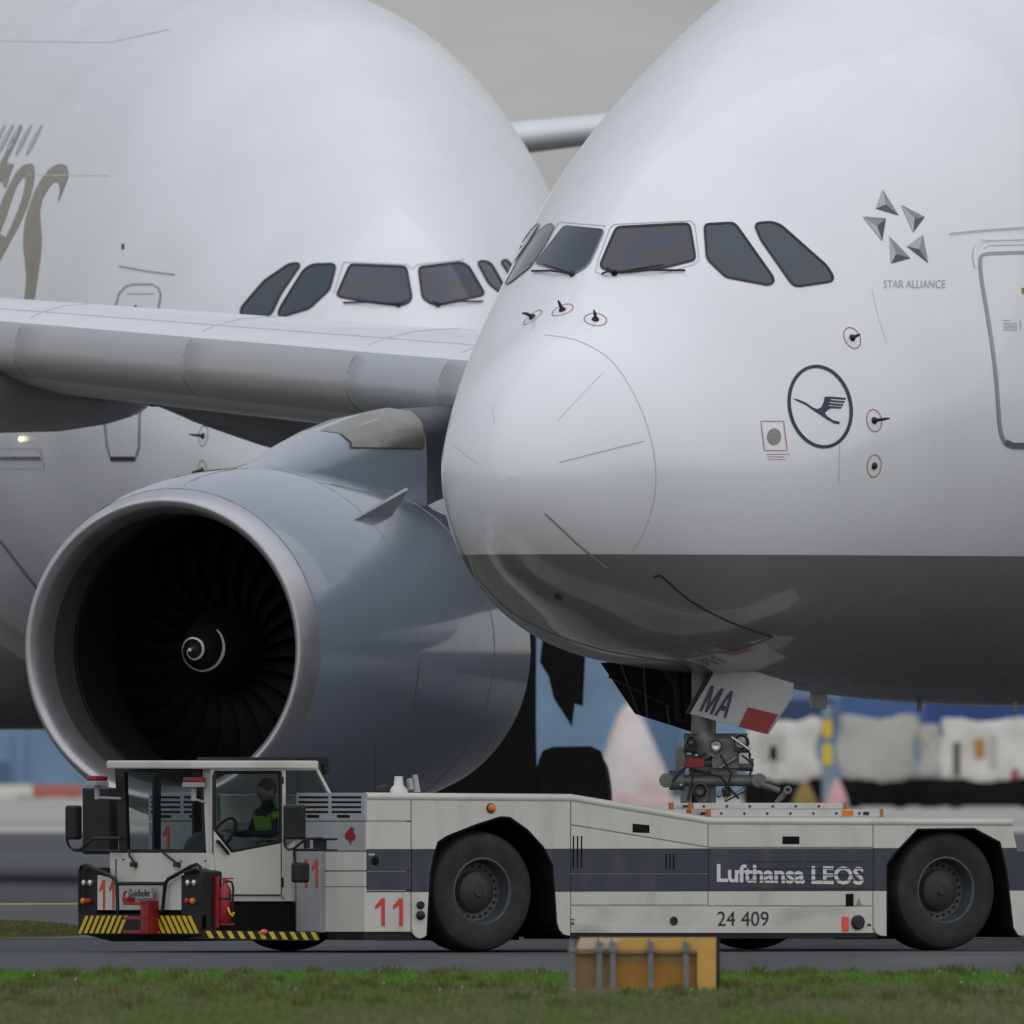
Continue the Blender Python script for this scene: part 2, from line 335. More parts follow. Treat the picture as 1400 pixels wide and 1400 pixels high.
class Skin:
    """draws things that lie on a curved skin: decals, seams, glass, hinge lines"""
    def __init__(s, root, bvh): s.root = root; s.bvh = bvh; s.inv = minv(root)
    def hit(s, px, py):
        d = raydir(px, py).normalized(); loc, n, i, t = s.bvh.ray_cast(CAMP, d)
        if loc is None:
            for k in range(1, 40):                              # just past the outline: step back onto the body
                for dx, dy in ((k, 0), (-k, 0), (0, k), (0, -k)):
                    d = raydir(px + dx, py + dy).normalized(); loc, n, i, t = s.bvh.ray_cast(CAMP, d)
                    if loc is not None: break
                if loc is not None: break
        if n.dot(d) > 0: n = -n
        return loc, n
    def pt(s, px, py, off=.005):
        p, n = s.hit(px, py); return p + n * off
    def decal(s, name, polys, m, parent=None, off=.005, g=12):
        mb = MB()
        for poly in polys:
            out = []
            for (x0, y0), (x1, y1) in zip(poly, poly[1:] + poly[:1]):
                k = max(1, int(math.hypot(x1 - x0, y1 - y0) / g))
                out += [(x0 + (x1 - x0) * i / k, y0 + (y1 - y0) * i / k) for i in range(k)]
            n = len(out); pts = list(out); xs = [p[0] for p in out]; ys = [p[1] for p in out]
            def inside(x, y):
                c = False
                for i in range(n):
                    x0, y0 = out[i]; x1, y1 = out[i - 1]
                    if (y0 > y) != (y1 > y) and x < (x1 - x0) * (y - y0) / (y1 - y0) + x0: c = not c
                return c
            y = min(ys) + g
            while y < max(ys):
                x = min(xs) + g
                while x < max(xs):
                    if inside(x, y) and min((x - a) ** 2 + (y - b) ** 2 for a, b in out) > (g * .4) ** 2: pts.append((x, y))
                    x += g
                y += g
            r = geometry.delaunay_2d_cdt([Vector(p) for p in pts], [], [list(range(n))], 1, 1e-4)
            mb.add([s.pt(p.x, p.y, off) for p in r[0]], [tuple(f) for f in r[2]])
        return mb.build(name, m, parent or s.root, smooth=True, inv=s.inv, split=3)
    def ribbon(s, name, paths, wd, m, parent=None, off=.005, closed=False, step=7):
        for path in paths:
            mb = MB()
            P = [path[0]]; seq = path[1:] + (path[:1] if closed else [])
            for x1, y1 in seq:
                x0, y0 = P[-1]; k = max(1, int(math.hypot(x1 - x0, y1 - y0) / step))
                P += [(x0 + (x1 - x0) * i / k, y0 + (y1 - y0) * i / k) for i in range(1, k + 1)]
            if closed: P = P[:-1]
            N = len(P); W_ = wd if callable(wd) else (lambda t: wd); L_, R_ = [], []
            for i, (x, y) in enumerate(P):
                a = P[i - 1] if (i or closed) else P[0]; b = P[(i + 1) % N] if (i < N - 1 or closed) else P[-1]
                dx, dy = b[0] - a[0], b[1] - a[1]; q = math.hypot(dx, dy) or 1; h = W_(i / max(1, N - 1)) / 2
                L_.append(s.pt(x - dy / q * h, y + dx / q * h, off)); R_.append(s.pt(x + dy / q * h, y - dx / q * h, off))
            mb.add(L_ + R_, [(i, (i + 1) % N, N + (i + 1) % N, N + i) for i in range(N if closed else N - 1)])
            res = mb.build(name, m, parent or s.root, smooth=True, inv=s.inv, split=3)
        return res
    def ring3d(s, name, px, py, r, wd, m, parent=None, n=28):  # a printed circle of real radius r round a fitting
        p, nr = s.hit(px, py); u = nr.orthogonal().normalized(); w = nr.cross(u); mb = MB(); vs = []
        for rr in (r - wd / 2, r + wd / 2):
            for k in range(n):
                q = p + (u * math.cos(2 * math.pi * k / n) + w * math.sin(2 * math.pi * k / n)) * rr
                h, hn, i, t = s.bvh.find_nearest(q); vs.append(h + (hn if hn.dot(nr) > 0 else -hn) * .005)
        mb.add(vs, [(k, (k + 1) % n, n + (k + 1) % n, n + k) for k in range(n)])
        return mb.build(name, m, parent or s.root, inv=s.inv)
    def probe(s, px, py, tip, rad=.038, ringr=.115, mring='ring'):
        p, n = s.hit(px, py); mb = MB(); mb.lathe([(-.02, rad), (.012, rad), (.03, rad * .6), (.034, 0)], p, n, 14)
        if tip:
            q = p + n * .13; t = onplane(tip[0], tip[1], q, Vector((0, 1, 0))); mb.tube([p + n * .02, p + (t - p) * .5 + n * .02, t], [.02, .016, .009], 8)
        o = mb.build('probe', 'probe', s.root, smooth=True, inv=s.inv)
        s.ring3d('warning_ring', px, py, ringr, .012, mring, o)
        return o
def curve(P, n=6):                                           # smooth line through pixel points (Catmull-Rom)
    Q_ = [P[0]] + list(P) + [P[-1]]; out = []
    for i in range(1, len(Q_) - 2):
        a, b, c, d = (Vector(q) for q in Q_[i - 1:i + 3])
        for k in range(n):
            t = k / n; v = .5 * ((2 * b) + (c - a) * t + (2 * a - 5 * b + 4 * c - d) * t * t + (3 * b - a - 3 * c + d) * t ** 3); out.append((v.x, v.y))
    return out + [P[-1]]
def rounded(pts, r, k=3):                                    # round the corners of a pixel outline
    out = []; n = len(pts)
    for i in range(n):
        p = Vector(pts[i]); a = Vector(pts[i - 1]); b = Vector(pts[(i + 1) % n])
        da, db = a - p, b - p; ra = min(r, da.length * .45); rb = min(r, db.length * .45)
        s_, e_ = p + da.normalized() * ra, p + db.normalized() * rb
        for j in range(k + 1):
            t = j / k; q = s_ * (1 - t) ** 2 + p * 2 * t * (1 - t) + e_ * t * t; out.append((q.x, q.y))
    return out
def cockpit(sk, wins, blue, wipers):
    for i, w in enumerate(wins):
        w = rounded(w, 5, 2); edge = min(p[0] for p in w) < 735 and sk.root.name == 'airliner'
        g = sk.decal('cockpit_window', [w], 'cpit_blue' if i in blue else 'cpit', off=.012 if edge else .006, g=4 if edge else 10)
        sk.ribbon('window_seal', [w], 1.0 if edge else 3.0, 'seam' if edge else 'seal', g, off=.014 if edge else .010, closed=True)
    for a, b, c in wipers:                                    # blade from a to b, arm to pivot c
        mb = MB(); A = [sk.pt(*a, .02), sk.pt((a[0] + b[0]) / 2, (a[1] + b[1]) / 2, .045), sk.pt(*b, .03)]
        mb.tube(A, .011, 6); mb.tube([sk.pt(*b, .03), sk.pt(*c, .05)], .009, 6); mb.sphere(sk.pt(*b, .02), .035, 10)
        mb.build('wiper', 'seal', sk.root, smooth=True, inv=sk.inv)

# ------------------------------------------------------------------ airliner in front: blue crane emblem, grey belly
A = empty('airliner', (-.022, 0, 0), R(90) - .425); bpy.context.view_layer.update()
tag(A, 'white airliner with grey belly and blue crane emblem, its nose wheel held by the tug', 'airplane')
fus, bvh = fuselage(A, 'skin_w'); K = Skin(A, bvh); AI = K.inv
cockpit(K, [
    [(740,304),(730,311),(712,335),(698,362),(704,358),(723,332)],
    [(757,306),(750,307),(735,318),(706,362),(690,391),(698,387),(726,365),(746,335),(758,312)],
    [(772,309),(824,314),(826,317),(808,358),(801,366),(790,373),(783,375),(735,362),(733,359)],
    [(841,315),(845,311),(938,306),(943,309),(950,350),(949,356),(905,367),(860,372),(835,372),(823,367),(821,362)],
    [(963,312),(965,307),(1000,305),(1006,308),(1057,380),(1057,387),(1050,390),(992,379),(968,356),(966,350)],
    [(1032,309),(1036,305),(1056,304),(1068,309),(1130,364),(1139,379),(1137,385),(1090,392),(1082,388),(1040,328)]],
    {3}, [((729,372),(783,376),(748,366)), ((936,371),(840,375),(906,366)), ((823,376),(840,375),(830,371))])
K.ribbon('window_frame', [[(830,378),(814,372),(818,355),(834,312),(840,307),(944,302),(950,308),(956,356),(948,362),(905,374)], [(766,304),(828,309),(826,312)], [(727,362),(764,304)]], 1.1, 'seam_l')
# radome joint, lightning strips, panel joints
K.ribbon('radome_joint', [curve([(745,458),(775,462),(800,470),(830,488),(850,511),(866,538),(880,568),(891,605),(896,638),(896,668),(890,700),(878,732),(862,758)])], .7, 'seam_l')
K.ribbon('diverter_strip', [[(826,508),(794,541),(762,575)]], 1.0, 'seam_w')
K.ribbon('diverter_strip', [[(765,632),(820,618),(880,603)]], 1.5, 'seam_l')
K.ribbon('diverter_strip', [[(745,702),(790,744),(830,777)]], 2.6, 'strip')
K.ribbon('diverter_strip', [[(620,608),(638,623),(657,635)]], 1.2, 'seam_w')
K.ribbon('diverter_strip', [[(673,556),(676,578)]], 1.0, 'seam_w')
K.decal('drain_hole', [[(757,812),(763,811),(770,816),(768,820),(759,819)]], 'seam_d', g=5)
K.ribbon('panel_seam', [curve([(893,790),(899,787),(906,789),(945,822),(1000,851),(1057,871)])], lambda t: 3.2 - 1.6 * t, 'seam_d')
K.ribbon('panel_seam', [[(1057,871),(1020,886),(985,893)]], 1.2, 'seam')
K.ribbon('panel_seam', [[(1148,600),(1147,660)]], .9, 'seam_w')
K.ribbon('panel_seam', [curve([(656,795),(700,838),(760,868),(830,890),(920,905)])], 1.0, 'seam')
K.ribbon('panel_seam', [curve([(1192,395),(1200,430),(1212,468)])], .7, 'seam_w', off=.003)
for (x, y), t in (((728,434),(714,428)), ((769,424),(763,411)), ((814,437),(812,424)), ((1165,462),(1176,457)), ((1195,575),(1216,572)), ((1195,637),None)):
    K.probe(x, y, t)
sp = K.decal('static_port', [[(1058 + 9.5 * math.cos(k * .393), 597 + 11.5 * math.sin(k * .393)) for k in range(16)]], 'disc', off=.008, g=5)
K.ribbon('warning_square', [[(1040,576),(1071,576),(1076,616),(1045,616)]], 1.3, 'ring', sp, closed=True)
K.ribbon('placard_line', [[(1048,621),(1080,621)], [(1049,624.5),(1072,624.5)], [(1050,628),(1074,628)]], 1.1, 'ring_f', sp)
# crane emblem
em = K.ribbon('emblem_ring', [[(1121 + 42.5 * math.cos(k * .1122), 556 + 7 * math.cos(k * .1122) + 54.5 * math.sin(k * .1122)) for k in range(56)]], 4.6, 'navy', closed=True, off=.006)
z3 = lambda pts: [(x / 3.182 + 1000, y / 3.182 + 220) for x, y in pts]
K.decal('emblem_crane', [z3(q) for q in (
    [(265,1034),(290,1038),(320,1050),(352,1072),(372,1080),(390,1072),(400,1050),(405,1026),(440,1026),(432,1036),(426,1048),(422,1062),(420,1076),(433,1075),(418,1085),(405,1097),(414,1110),(440,1128),(470,1135),(468,1146),(445,1142),(415,1125),(385,1104),(360,1089),(325,1063),(290,1047)],
    [(438,1026),(497,1031),(495,1040),(432,1035)], [(430,1040),(492,1046),(489,1054),(425,1048)], [(424,1053),(486,1059),(483,1067),(421,1062)], [(420,1066),(479,1071),(476,1078),(420,1076)])], 'navy', off=.006, g=6)
# five-pointed alliance star and its lettering
for tri in (((657,125),(627,208),(670,190),(657,125),(670,190),(727,238),(627,208),(727,238),(670,190)),
            ((737,192),(795,252),(790,312),(737,192),(840,245),(795,252),(840,245),(790,312),(795,252)),
            ((570,243),(632,285),(655,350),(570,243),(671,250),(632,285),(671,250),(655,350),(632,285)),
            ((687,330),(715,405),(693,447),(687,330),(778,424),(715,405),(693,447),(778,424),(715,405)),
            ((832,322),(762,372),(815,385),(832,322),(855,445),(815,385),(762,372),(855,445),(815,385))):
    pc = K.decal('star_piece', [z3(tri[0:3])], 'st1', off=.007, g=6)
    K.decal('star_facet', [z3(tri[3:6])], 'st2', pc, off=.007, g=6); K.decal('star_facet', [z3(tri[6:9])], 'st3', pc, off=.007, g=6)
text_on('lettering', 'STAR ALLIANCE', ((1208,394),(1292,394),(1208,383)), 'text_g', A, AI, lambda x, y: K.pt(x, y, .007))
# cabin door at the edge of the frame
dp = [(1339,352),(1346,347),(1448,344),(1462,352),(1478,600),(1468,612),(1386,612),(1375,608),(1369,596),(1366,580),(1362,520),(1356,470),(1349,425),(1341,380)]
dp = rounded(dp, 12, 4); cd = K.decal('cabin_door', [dp], 'skin_w', off=.004, g=16)
K.ribbon('door_seal', [dp], 4.6, 'fair', cd, off=.009, closed=True)
K.ribbon('door_sill', [[(1374,604),(1384,609),(1468,609)]], 8, 'under', cd, off=.011)
K.ribbon('door_hood', [curve([(1333,366),(1331,350),(1333,338),(1341,330),(1352,328),(1456,325)])], 3.0, 'skin_w', cd, off=.02)
K.ribbon('door_hood', [[(1345,340),(1352,336),(1456,333)]], 1.1, 'seam_l', cd, off=.006)
K.decal('door_label', [[(1396,394),(1406,393),(1407,401),(1397,402)]], 'sgn_a', cd, off=.010, g=5)
K.ribbon('placard_line', [[(1370,438),(1381,438)]] + [[(1371.5,y),(1390,y)] for y in (442,445,448,451)] + [[(1394,438),(1395,451)]], 1.2, 'seam_l', cd, off=.010)
K.ribbon('rain_gutter', [[(1298,320),(1340,316),(1440,309)]], 2.2, 'seam_l', off=.02)
# drain mast and small antennas under the belly
mb = MB(); p = at(1119, 954, 8); mb.box(p, (.18, .25, .24)); mb.build('belly_antenna', 'door_w', A, bevel=.04, inv=AI)
for q in (1257, 1388): mb = MB(); mb.box(at(q, 966, 9), (.05, .15, .1)); mb.build('drain_mast', 'gear', A, inv=AI)

# ---- starboard wing, slats, pylon, engine (aircraft coordinates: x aft, y starboard, z up)
def le(l): return 19.2 + .8 * l + max(0, 12 - l) * .0, 6.33 + (l - 19.9) * .068
def chord(l): return max(3.6, 18.2 - .46 * l) if l < 27 else max(3.2, 5.8 - (l - 27) * .12)
UP = [(0, 0), (.003, .10), (.012, .215), (.03, .335), (.06, .43), (.1, .505), (.18, .585), (.28, .62), (.4, .58), (.55, .43), (.75, .12), (1, -.25)]
LO = [(0, 0), (.003, -.09), (.012, -.17), (.03, -.245), (.06, -.33), (.12, -.43), (.22, -.53), (.35, -.58), (.55, -.55), (.8, -.42), (1, -.29)]
def section(l, a=0, b=None, grow=0):
    d0, z0 = le(l); c = chord(l); q = .55 + .45 * c / 9.4
    pts = [(d0 + u * c, l, z0 + v * q) for u, v in reversed(UP)] + [(d0 + u * c, l, z0 + v * q) for u, v in LO[1:]]
    return pts
def loft(mb, secs, cap=True):
    n = len(secs[0]); o = len(mb.v); mb.v += [p for s in secs for p in s]
    mb.f += [(o + i * n + j, o + i * n + (j + 1) % n, o + (i + 1) * n + (j + 1) % n, o + (i + 1) * n + j) for i in range(len(secs) - 1) for j in range(n)]
    if cap: mb.f += [tuple(o + j for j in range(n)), tuple(o + (len(secs) - 1) * n + j for j in reversed(range(n)))]
    return mb
mb = MB(); loft(mb, [section(l) for l in (2.5, 6, 10, 13, 15, 16.7, 18.3, 19.9, 21.6, 23.4, 25, 27, 30, 34, 38.5)])
wing = mb.build('wing', 'wing', A, smooth=True, split=1.2)
def nose_strip(mb, l0, l1, u0, v0_n, n=7, grow=.012):          # the nose of the wing between two span stations, a little proud
    nose = [(.034, .35), (.02, .285), (.012, .22), (.005, .135), (.001, .05), (0, -.0), (.003, -.09), (.012, -.17), (.03, -.245), (.05, -.305)]
    secs = []
    for i in range(n):
        l = l0 + (l1 - l0) * i / (n - 1); d0, z0 = le(l); c = chord(l); q = .55 + .45 * c / 9.4; s = []
        for k, (u, v) in enumerate(nose):
            a = nose[max(0, k - 1)]; b = nose[min(len(nose) - 1, k + 1)]; tx, tz = (b[0] - a[0]) * c, (b[1] - a[1]) * q; h = math.hypot(tx, tz)
            s.append((d0 + u * c + tz / h * grow, l, z0 + v * q - tx / h * grow))
        inner = [(p[0] + .1, p[1], z0 + (p[2] - z0) * .6) for p in reversed(s)]
        secs.append(s + inner)
    return loft(mb, secs)
def lpx(px): return (7.86 - (px - 700) / 122.) / .58
seams = [(26.9, lpx(12), 'slat'), (lpx(12), lpx(247), 'slat'), (lpx(247), lpx(473), 'slat'), (lpx(473), lpx(597), 'slat2'), (lpx(597), 11, 'slat')]
for l0, l1, m in seams:
    mb = MB(); nose_strip(mb, l0 - .012, l1 + .012, 0, 0); mb.build('slat', m, A, smooth=True, split=1.2)
mb = MB()                                                       # chordwise joints between slats, carried back over the wing top
for l in (lpx(12), lpx(247), lpx(473), lpx(597)):
    ps = []
    for u, v in UP[4:9]:
        d0, z0 = le(l); c = chord(l); q = .55 + .45 * c / 9.4; ps.append((d0 + u * c + (0), l, z0 + v * q))
    mb.tube([Vector(p) for p in ps], .01, 5); mb.build('wing_joint', 'seam_l', A); mb = MB()
ps = []
for l in np.linspace(11, 27, 12):
    d0, z0 = le(l); c = chord(l); q = .55 + .45 * c / 9.4; ps.append((d0 + .1 * c, l, z0 + .505 * q))
mb.tube(ps, .008, 5); mb.build('wing_joint', 'seam_l', A)
# flap track fairings hung below the wing
def canoe(name, pts, m, parent, n=20):                          # pts: (centre, half width, half height)
    mb = MB(); secs = []
    for c, w, h in pts:
        secs.append([(c[0], c[1] + w * math.cos(2 * math.pi * k / n), c[2] + h * math.sin(2 * math.pi * k / n)) for k in range(n)])
    loft(mb, secs); return mb.build(name, m, parent, smooth=True, split=1.2)
def aloc(px, py, Y): return tuple(AI @ at(px, py, Y))
def canoe_px(name, st, Y0, Y1, w, m):                           # st: (px, top row, bottom row) from front (left) to back (right)
    pts = []
    for i, (px, a, b) in enumerate(st):
        Y = Y0 + (Y1 - Y0) * i / (len(st) - 1); c = aloc(px, (a + b) / 2, Y); h = (b - a) / 2 * (CAM_D + Y) / FPX
        pts.append((c, w * min(1, h / .35), h))
    return canoe(name, pts, m, A)
canoe_px('flap_track_fairing', [(-260,545,548),(-180,505,575),(-80,490,590),(0,485,592),(80,490,590),(130,495,582),(165,505,572),(186,520,560),(194,532,549)], 42, 52, .5, 'fair')
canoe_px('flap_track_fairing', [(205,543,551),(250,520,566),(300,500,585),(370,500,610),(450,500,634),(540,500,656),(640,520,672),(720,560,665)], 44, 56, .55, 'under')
mb = MB(); mb.prism([aloc(196,538,48), aloc(206,538,48), aloc(206,556,48), aloc(196,552,48)], (.5, 0, 0)); mb.build('fairing_tip', 'seal', A)

EC = Vector((23.5, 14.79, 3.15)); AX = Vector((1, 0, .0))
mb = MB(); NACP = [(.29,1.757),(.5,1.825),(.8,1.885),(1.2,1.94),(1.8,1.99),(2.5,2.0),(3.3,1.98),(4.1,1.92),(5.0,1.80),(5.7,1.70),(6.15,1.62)]
mb.lathe(NACP + [(6.15,1.58),(5.2,1.62),(4.4,1.70),(3.4,1.66),(2.6,1.52)], EC, AX, 96)
eng = mb.build('engine', 'nac', A, smooth=True, split=1.0)
lip = [(.29,1.759),(.21,1.742),(.12,1.712),(.05,1.68),(.012,1.652),(0,1.63),(.012,1.602),(.05,1.568),(.12,1.535),(.24,1.505),(.38,1.489)]
mb = MB(); mb.lathe(lip, EC, AX, 96); mb.build('inlet_lip', 'lip', eng, smooth=True, split=3)
mb = MB(); mb.lathe([(.38,1.489),(.6,1.477),(.86,1.474)], EC, AX, 96); mb.build('inlet_duct', 'duct2', eng, smooth=True, split=.5)
mb = MB(); mb.lathe([(.86,1.474),(.9,1.473),(.905,1.478),(.93,1.478),(.935,1.473),(1.2,1.478),(1.55,1.488),(1.8,1.49),(2.7,1.49)], EC, AX, 96); mb.build('inlet_duct', 'duct', eng, smooth=True, split=.5)
mb = MB(); mb.lathe([(2.3,1.49),(2.35,.4)], EC, AX, 48); mb.build('fan_casing', 'dark', eng)
SPT, SPL, SPR = .70, 1.1, .47
def spr(t): return SPR * (1 - (1 - min(1, t)) ** 1.55) ** .72 if t > 0 else 0     # spinner radius at fraction t
mb = MB(); mb.lathe([(SPT + SPL * t, spr(t)) for t in (0, .01, .03, .06, .1, .16, .24, .34, .46, .6, .76, .9, 1)] + [(2.2, .47)], EC, AX, 40)
spn = mb.build('spinner', 'spin', eng, smooth=True, split=3)
mb = MB(); vs = []; N = 110; tt_ = np.linspace(0, 1, 400); rr_ = np.array([spr(t) for t in tt_])
for i in range(N):                                              # white swirl, growing anticlockwise from the tip
    turn = 1.65 * i / (N - 1); th = R(-90) - turn * 2 * math.pi
    rc = float(np.interp(turn, [0,.12,.25,.75,1.0,1.25,1.65], [.012,.06,.10,.125,.17,.225,.27])); w = .009 * min(1, .5 + 3 * (1.65 - turn))
    for r in (rc - w, rc + w):
        t = float(np.interp(max(.004, r), rr_, tt_)); vs.append(EC + Vector((SPT + SPL * t - .005, -math.sin(th) * (r + .003), math.cos(th) * (r + .003))))
mb.add(vs, [(2 * i, 2 * i + 1, 2 * i + 3, 2 * i + 2) for i in range(N - 1)]); mb.sphere(EC + Vector((SPT + .004, 0, 0)), .022, 10); mb.build('spiral_mark', 'spiral', eng, smooth=True)
mb = MB(); rows = []; nr_, nc_ = 9, 4                            # one fan blade at the axis, swept and twisted
for i in range(nr_):
    f = i / (nr_ - 1); r = .45 + 1.02 * f; tw = R(28 + 34 * f); ch = .30 + .14 * math.sin(math.pi * min(1, f * .8 + .1)); swp = .16 * math.sin(math.pi * f * .9) - .22 * f * f
    row = []
    for j in range(nc_):
        s = (j / (nc_ - 1) - .5) * ch; cam_ = .05 * (1 - (2 * j / (nc_ - 1) - 1) ** 2)
        ax = s * math.cos(tw) + .1 * f * f; tg = s * math.sin(tw) + cam_ + swp; a = tg / r
        row.append((ax, math.sin(a) * r, math.cos(a) * r))
    rows.append(row)
for row in rows: mb.v += row
for row in rows: mb.v += [(p[0] + .012, p[1] + .012, p[2]) for p in row]
q = nr_ * nc_
for i in range(nr_ - 1):
    for j in range(nc_ - 1):
        a = i * nc_ + j; mb.f += [(a, a + 1, a + nc_ + 1, a + nc_), (q + a, q + a + nc_, q + a + nc_ + 1, q + a + 1)]
b0 = mb.build('fan_blade', 'blade', eng, smooth=True)
for k in range(24):
    b = b0 if k == 0 else b0.copy()
    if k: COL.objects.link(b)
    b.parent = eng; b.location = EC + Vector((1.83, 0, 0)); b.rotation_euler = (k * math.pi / 12 + .05, 0, 0)
# cowl joints and chine
def nac_pt(dd, ang, off=.006):                                   # ang measured from the top, positive to port
    r = float(np.interp(dd, [k[0] for k in NACP], [k[1] for k in NACP])) + off
    return EC + Vector((dd, -math.sin(ang) * r, math.cos(ang) * r))
mb = MB(); mb.tube([nac_pt(.292, k * .1, .002) for k in range(63)], .008, 5, True); mb.tube([nac_pt(2.35, k * .1, .0) for k in range(63)], .005, 5, True)
mb.tube([nac_pt(4.7, k * .1, .0) for k in range(63)], .006, 5, True)
mb.tube([nac_pt(.4 + 1.95 * k / 10, R(2), .0) for k in range(11)], .005, 5); mb.build('cowl_joint', 'seam', eng)
mb = MB(); mb.tube([nac_pt(2.36 + .004 * k, R(93 + 2.5 * k), .0) for k in range(7)], .005, 5); mb.build('cowl_latch_line', 'red', eng)
mb = MB()
AW = minv(A).inverted()
def nac_at(px, py):
    best = None
    for i in range(120):
        for j in range(90):
            dd, an = .4 + 5.6 * i / 119, R(-40 + 150 * j / 89); w_ = AW @ nac_pt(dd, an, -.01); s_ = FPX / (400 + w_.y); e = (700 + w_.x * s_ - px) ** 2 + (HY - (w_.z - CAM_H) * s_ - py) ** 2
            if best is None or e < best[0]: best = (e, dd, an)
    return nac_pt(best[1], best[2], -.01)
b1, b2 = nac_at(479, 712), nac_at(536, 702); out_ = (b1 - EC); out_.x = 0; out_.normalize()
tip = AI @ onplane(557, 668, AW @ (b2 + out_ * .3), Vector((0, 1, 0)))
sd_ = Vector((0, out_.z, -out_.y)) * .016
mb.prism([b1 - sd_, b2 - sd_, tip - sd_], sd_ * 2); mb.build('chine', 'fair', eng)
mb = MB(); b1, b2 = nac_pt(1.7, R(-22), -.01), nac_pt(2.6, R(-24), -.01); o2 = b1 - EC; o2.x = 0; o2.normalize()
mb.prism([b1, b2, b2 + o2 * .06 + Vector((.1, 0, 0))], Vector((0, .02, .02))); mb.build('chine', 'seal', eng)
# exhaust core behind the fan cowl
mb = MB(); mb.lathe([(4.6,1.15),(5.6,1.05),(6.6,.82),(7.3,.66),(7.3,.6),(6.6,.7)], EC, AX, 48); mb.lathe([(6.8,.5),(7.6,.38),(8.3,.08)], EC, AX, 32)
mb.build('core_nozzle', 'heat', eng, smooth=True)
# pylon
st = [(1.2,.10,5.06,4.9),(1.8,.24,5.12,4.6),(2.6,.36,5.22,4.6),(3.4,.44,5.42,4.6),(4.2,.48,5.60,4.6),(5.0,.5,5.74,4.62),(5.85,.5,5.83,4.66),(5.86,.44,5.80,4.72),(6.3,.40,5.83,4.8),(7.2,.40,5.86,4.95),(8.5,.32,5.9,5.1),(10.5,.3,5.9,5.2),(13,.25,5.9,5.4)]
mb = MB(); secs = []
for dd, w, zt, zb in st:
    h = zt - zb; d = EC.x + dd
    prof_ = [(-w, zb), (-w, zb + h * .55), (-w * .97, zb + h * .72), (-w * .84, zb + h * .87), (-w * .55, zb + h * .965), (0, zt), (w * .55, zb + h * .965), (w * .84, zb + h * .87), (w * .97, zb + h * .72), (w, zb + h * .55), (w, zb)]
    secs.append([(d, EC.y + y, z) for y, z in prof_])
loft(mb, secs[:7]); pyl = mb.build('pylon', 'nac', A, smooth=True, split=.8)
mb = MB(); loft(mb, secs[7:]); mb.build('pylon_tail', 'nac_shade', pyl, smooth=True, split=.8)  # rear pylon coloured darker to stand for the wing's shade
mb = MB(); secs = []; FW = ((0, 1), (.55, 1), (.72, .97), (.87, .84), (.965, .55), (1, 0))
for dd in np.linspace(4.0, 5.75, 14):                            # bare metal heat shield on the pylon shoulder
    w, zt, zb = (float(np.interp(dd, [q_[0] for q_ in st], [q_[k_] for q_ in st])) for k_ in (1, 2, 3)); h = zt - zb; s_ = []
    zlo = 5.37; f0 = (zlo - zb) / h
    for k in range(10):
        f = f0 + (1 - f0) * (1 - (1 - k / 9) ** 1.6); hw = float(np.interp(f, [q_[0] for q_ in FW], [q_[1] for q_ in FW])) * w
        s_.append((EC.x + dd + .35 * (f - f0), EC.y - hw - .022, zb + h * f + .016))
    secs.append(s_)
n_ = len(secs); mb.v = [p for s_ in secs for p in s_]; mb.f = [(i * 10 + j, i * 10 + j + 1, i * 10 + 11 + j, i * 10 + 10 + j) for i in range(n_ - 1) for j in range(9)]
mb.build('heat_shield', 'heat', pyl, smooth=True, split=3)
mb = MB()
for dd in (1.9, 3.25, 3.9): 
    i = np.interp(dd, [s[0] for s in st], [s[1] for s in st]); zt = np.interp(dd, [s[0] for s in st], [s[2] for s in st]); zb = np.interp(dd, [s[0] for s in st], [s[3] for s in st]); h = zt - zb
    mb = MB(); mb.tube([(EC.x + dd, EC.y - i - .003, zb + h * .3), (EC.x + dd, EC.y - i - .003, zb + h * .55), (EC.x + dd + .05, EC.y - i * .84, zb + h * .88), (EC.x + dd + .1, EC.y - i * .5, zb + h * .98)], .006, 5); mb.build('pylon_joint', 'seam', pyl)

# ---- nose gear (photo pixels at the depth of the leg)
GY = 4.75
def g(px, py, dy=0): return at(px, py, GY + dy)
VX = Vector((1, 0, 0)); VY = Vector((0, 1, 0))
mb = MB(); mb.cyl(g(962, 880), g(962, 1120), .13, n=20); mb.cyl(g(962, 1010), g(962, 1120), .10, n=20)
ng = mb.build('nose_gear', 'gear', A, smooth=True, inv=AI)
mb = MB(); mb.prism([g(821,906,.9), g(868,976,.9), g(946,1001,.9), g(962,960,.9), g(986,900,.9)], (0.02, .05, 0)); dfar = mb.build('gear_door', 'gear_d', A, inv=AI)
mb = MB()
for a, b in (((848,905),(872,972)), ((880,905),(885,980)), ((905,905),(915,990)), ((832,925),(955,985))): mb.tube([g(*a, .87), g(*b, .87)], .012, 6)
mb.build('door_rib', 'hub', dfar, smooth=True, inv=AI)
q4 = [g(986,903,-.35), g(1083,934,-.15), g(943,976,-.45)]; _n = (q4[1] - q4[0]).cross(q4[2] - q4[0]).normalized(); q4 = [q4[0], q4[1], onplane(1081,956,q4[0],_n), onplane(1048,1004,q4[0],_n), q4[2]]
mb = MB(); mb.prism(q4, (.02, .05, 0)); dn = mb.build('gear_door', 'door_w', A, inv=AI, bevel=.006); tag(dn, 'white nose gear door lettered MA with red corner')
PN = (q4[1] - q4[0]).cross(q4[4] - q4[0]).normalized()
PN = PN if PN.y < 0 else -PN
door_pt = lambda x, y, o=.008: onplane(x, y, q4[0] + PN * o, PN)
mb = MB(); mb.prism([door_pt(*p, .004) for p in ((1023,967),(1064,977),(1048,1003.5),(1010,993.5))], PN * .006); mb.build('red_corner', 'red', dn, inv=AI)
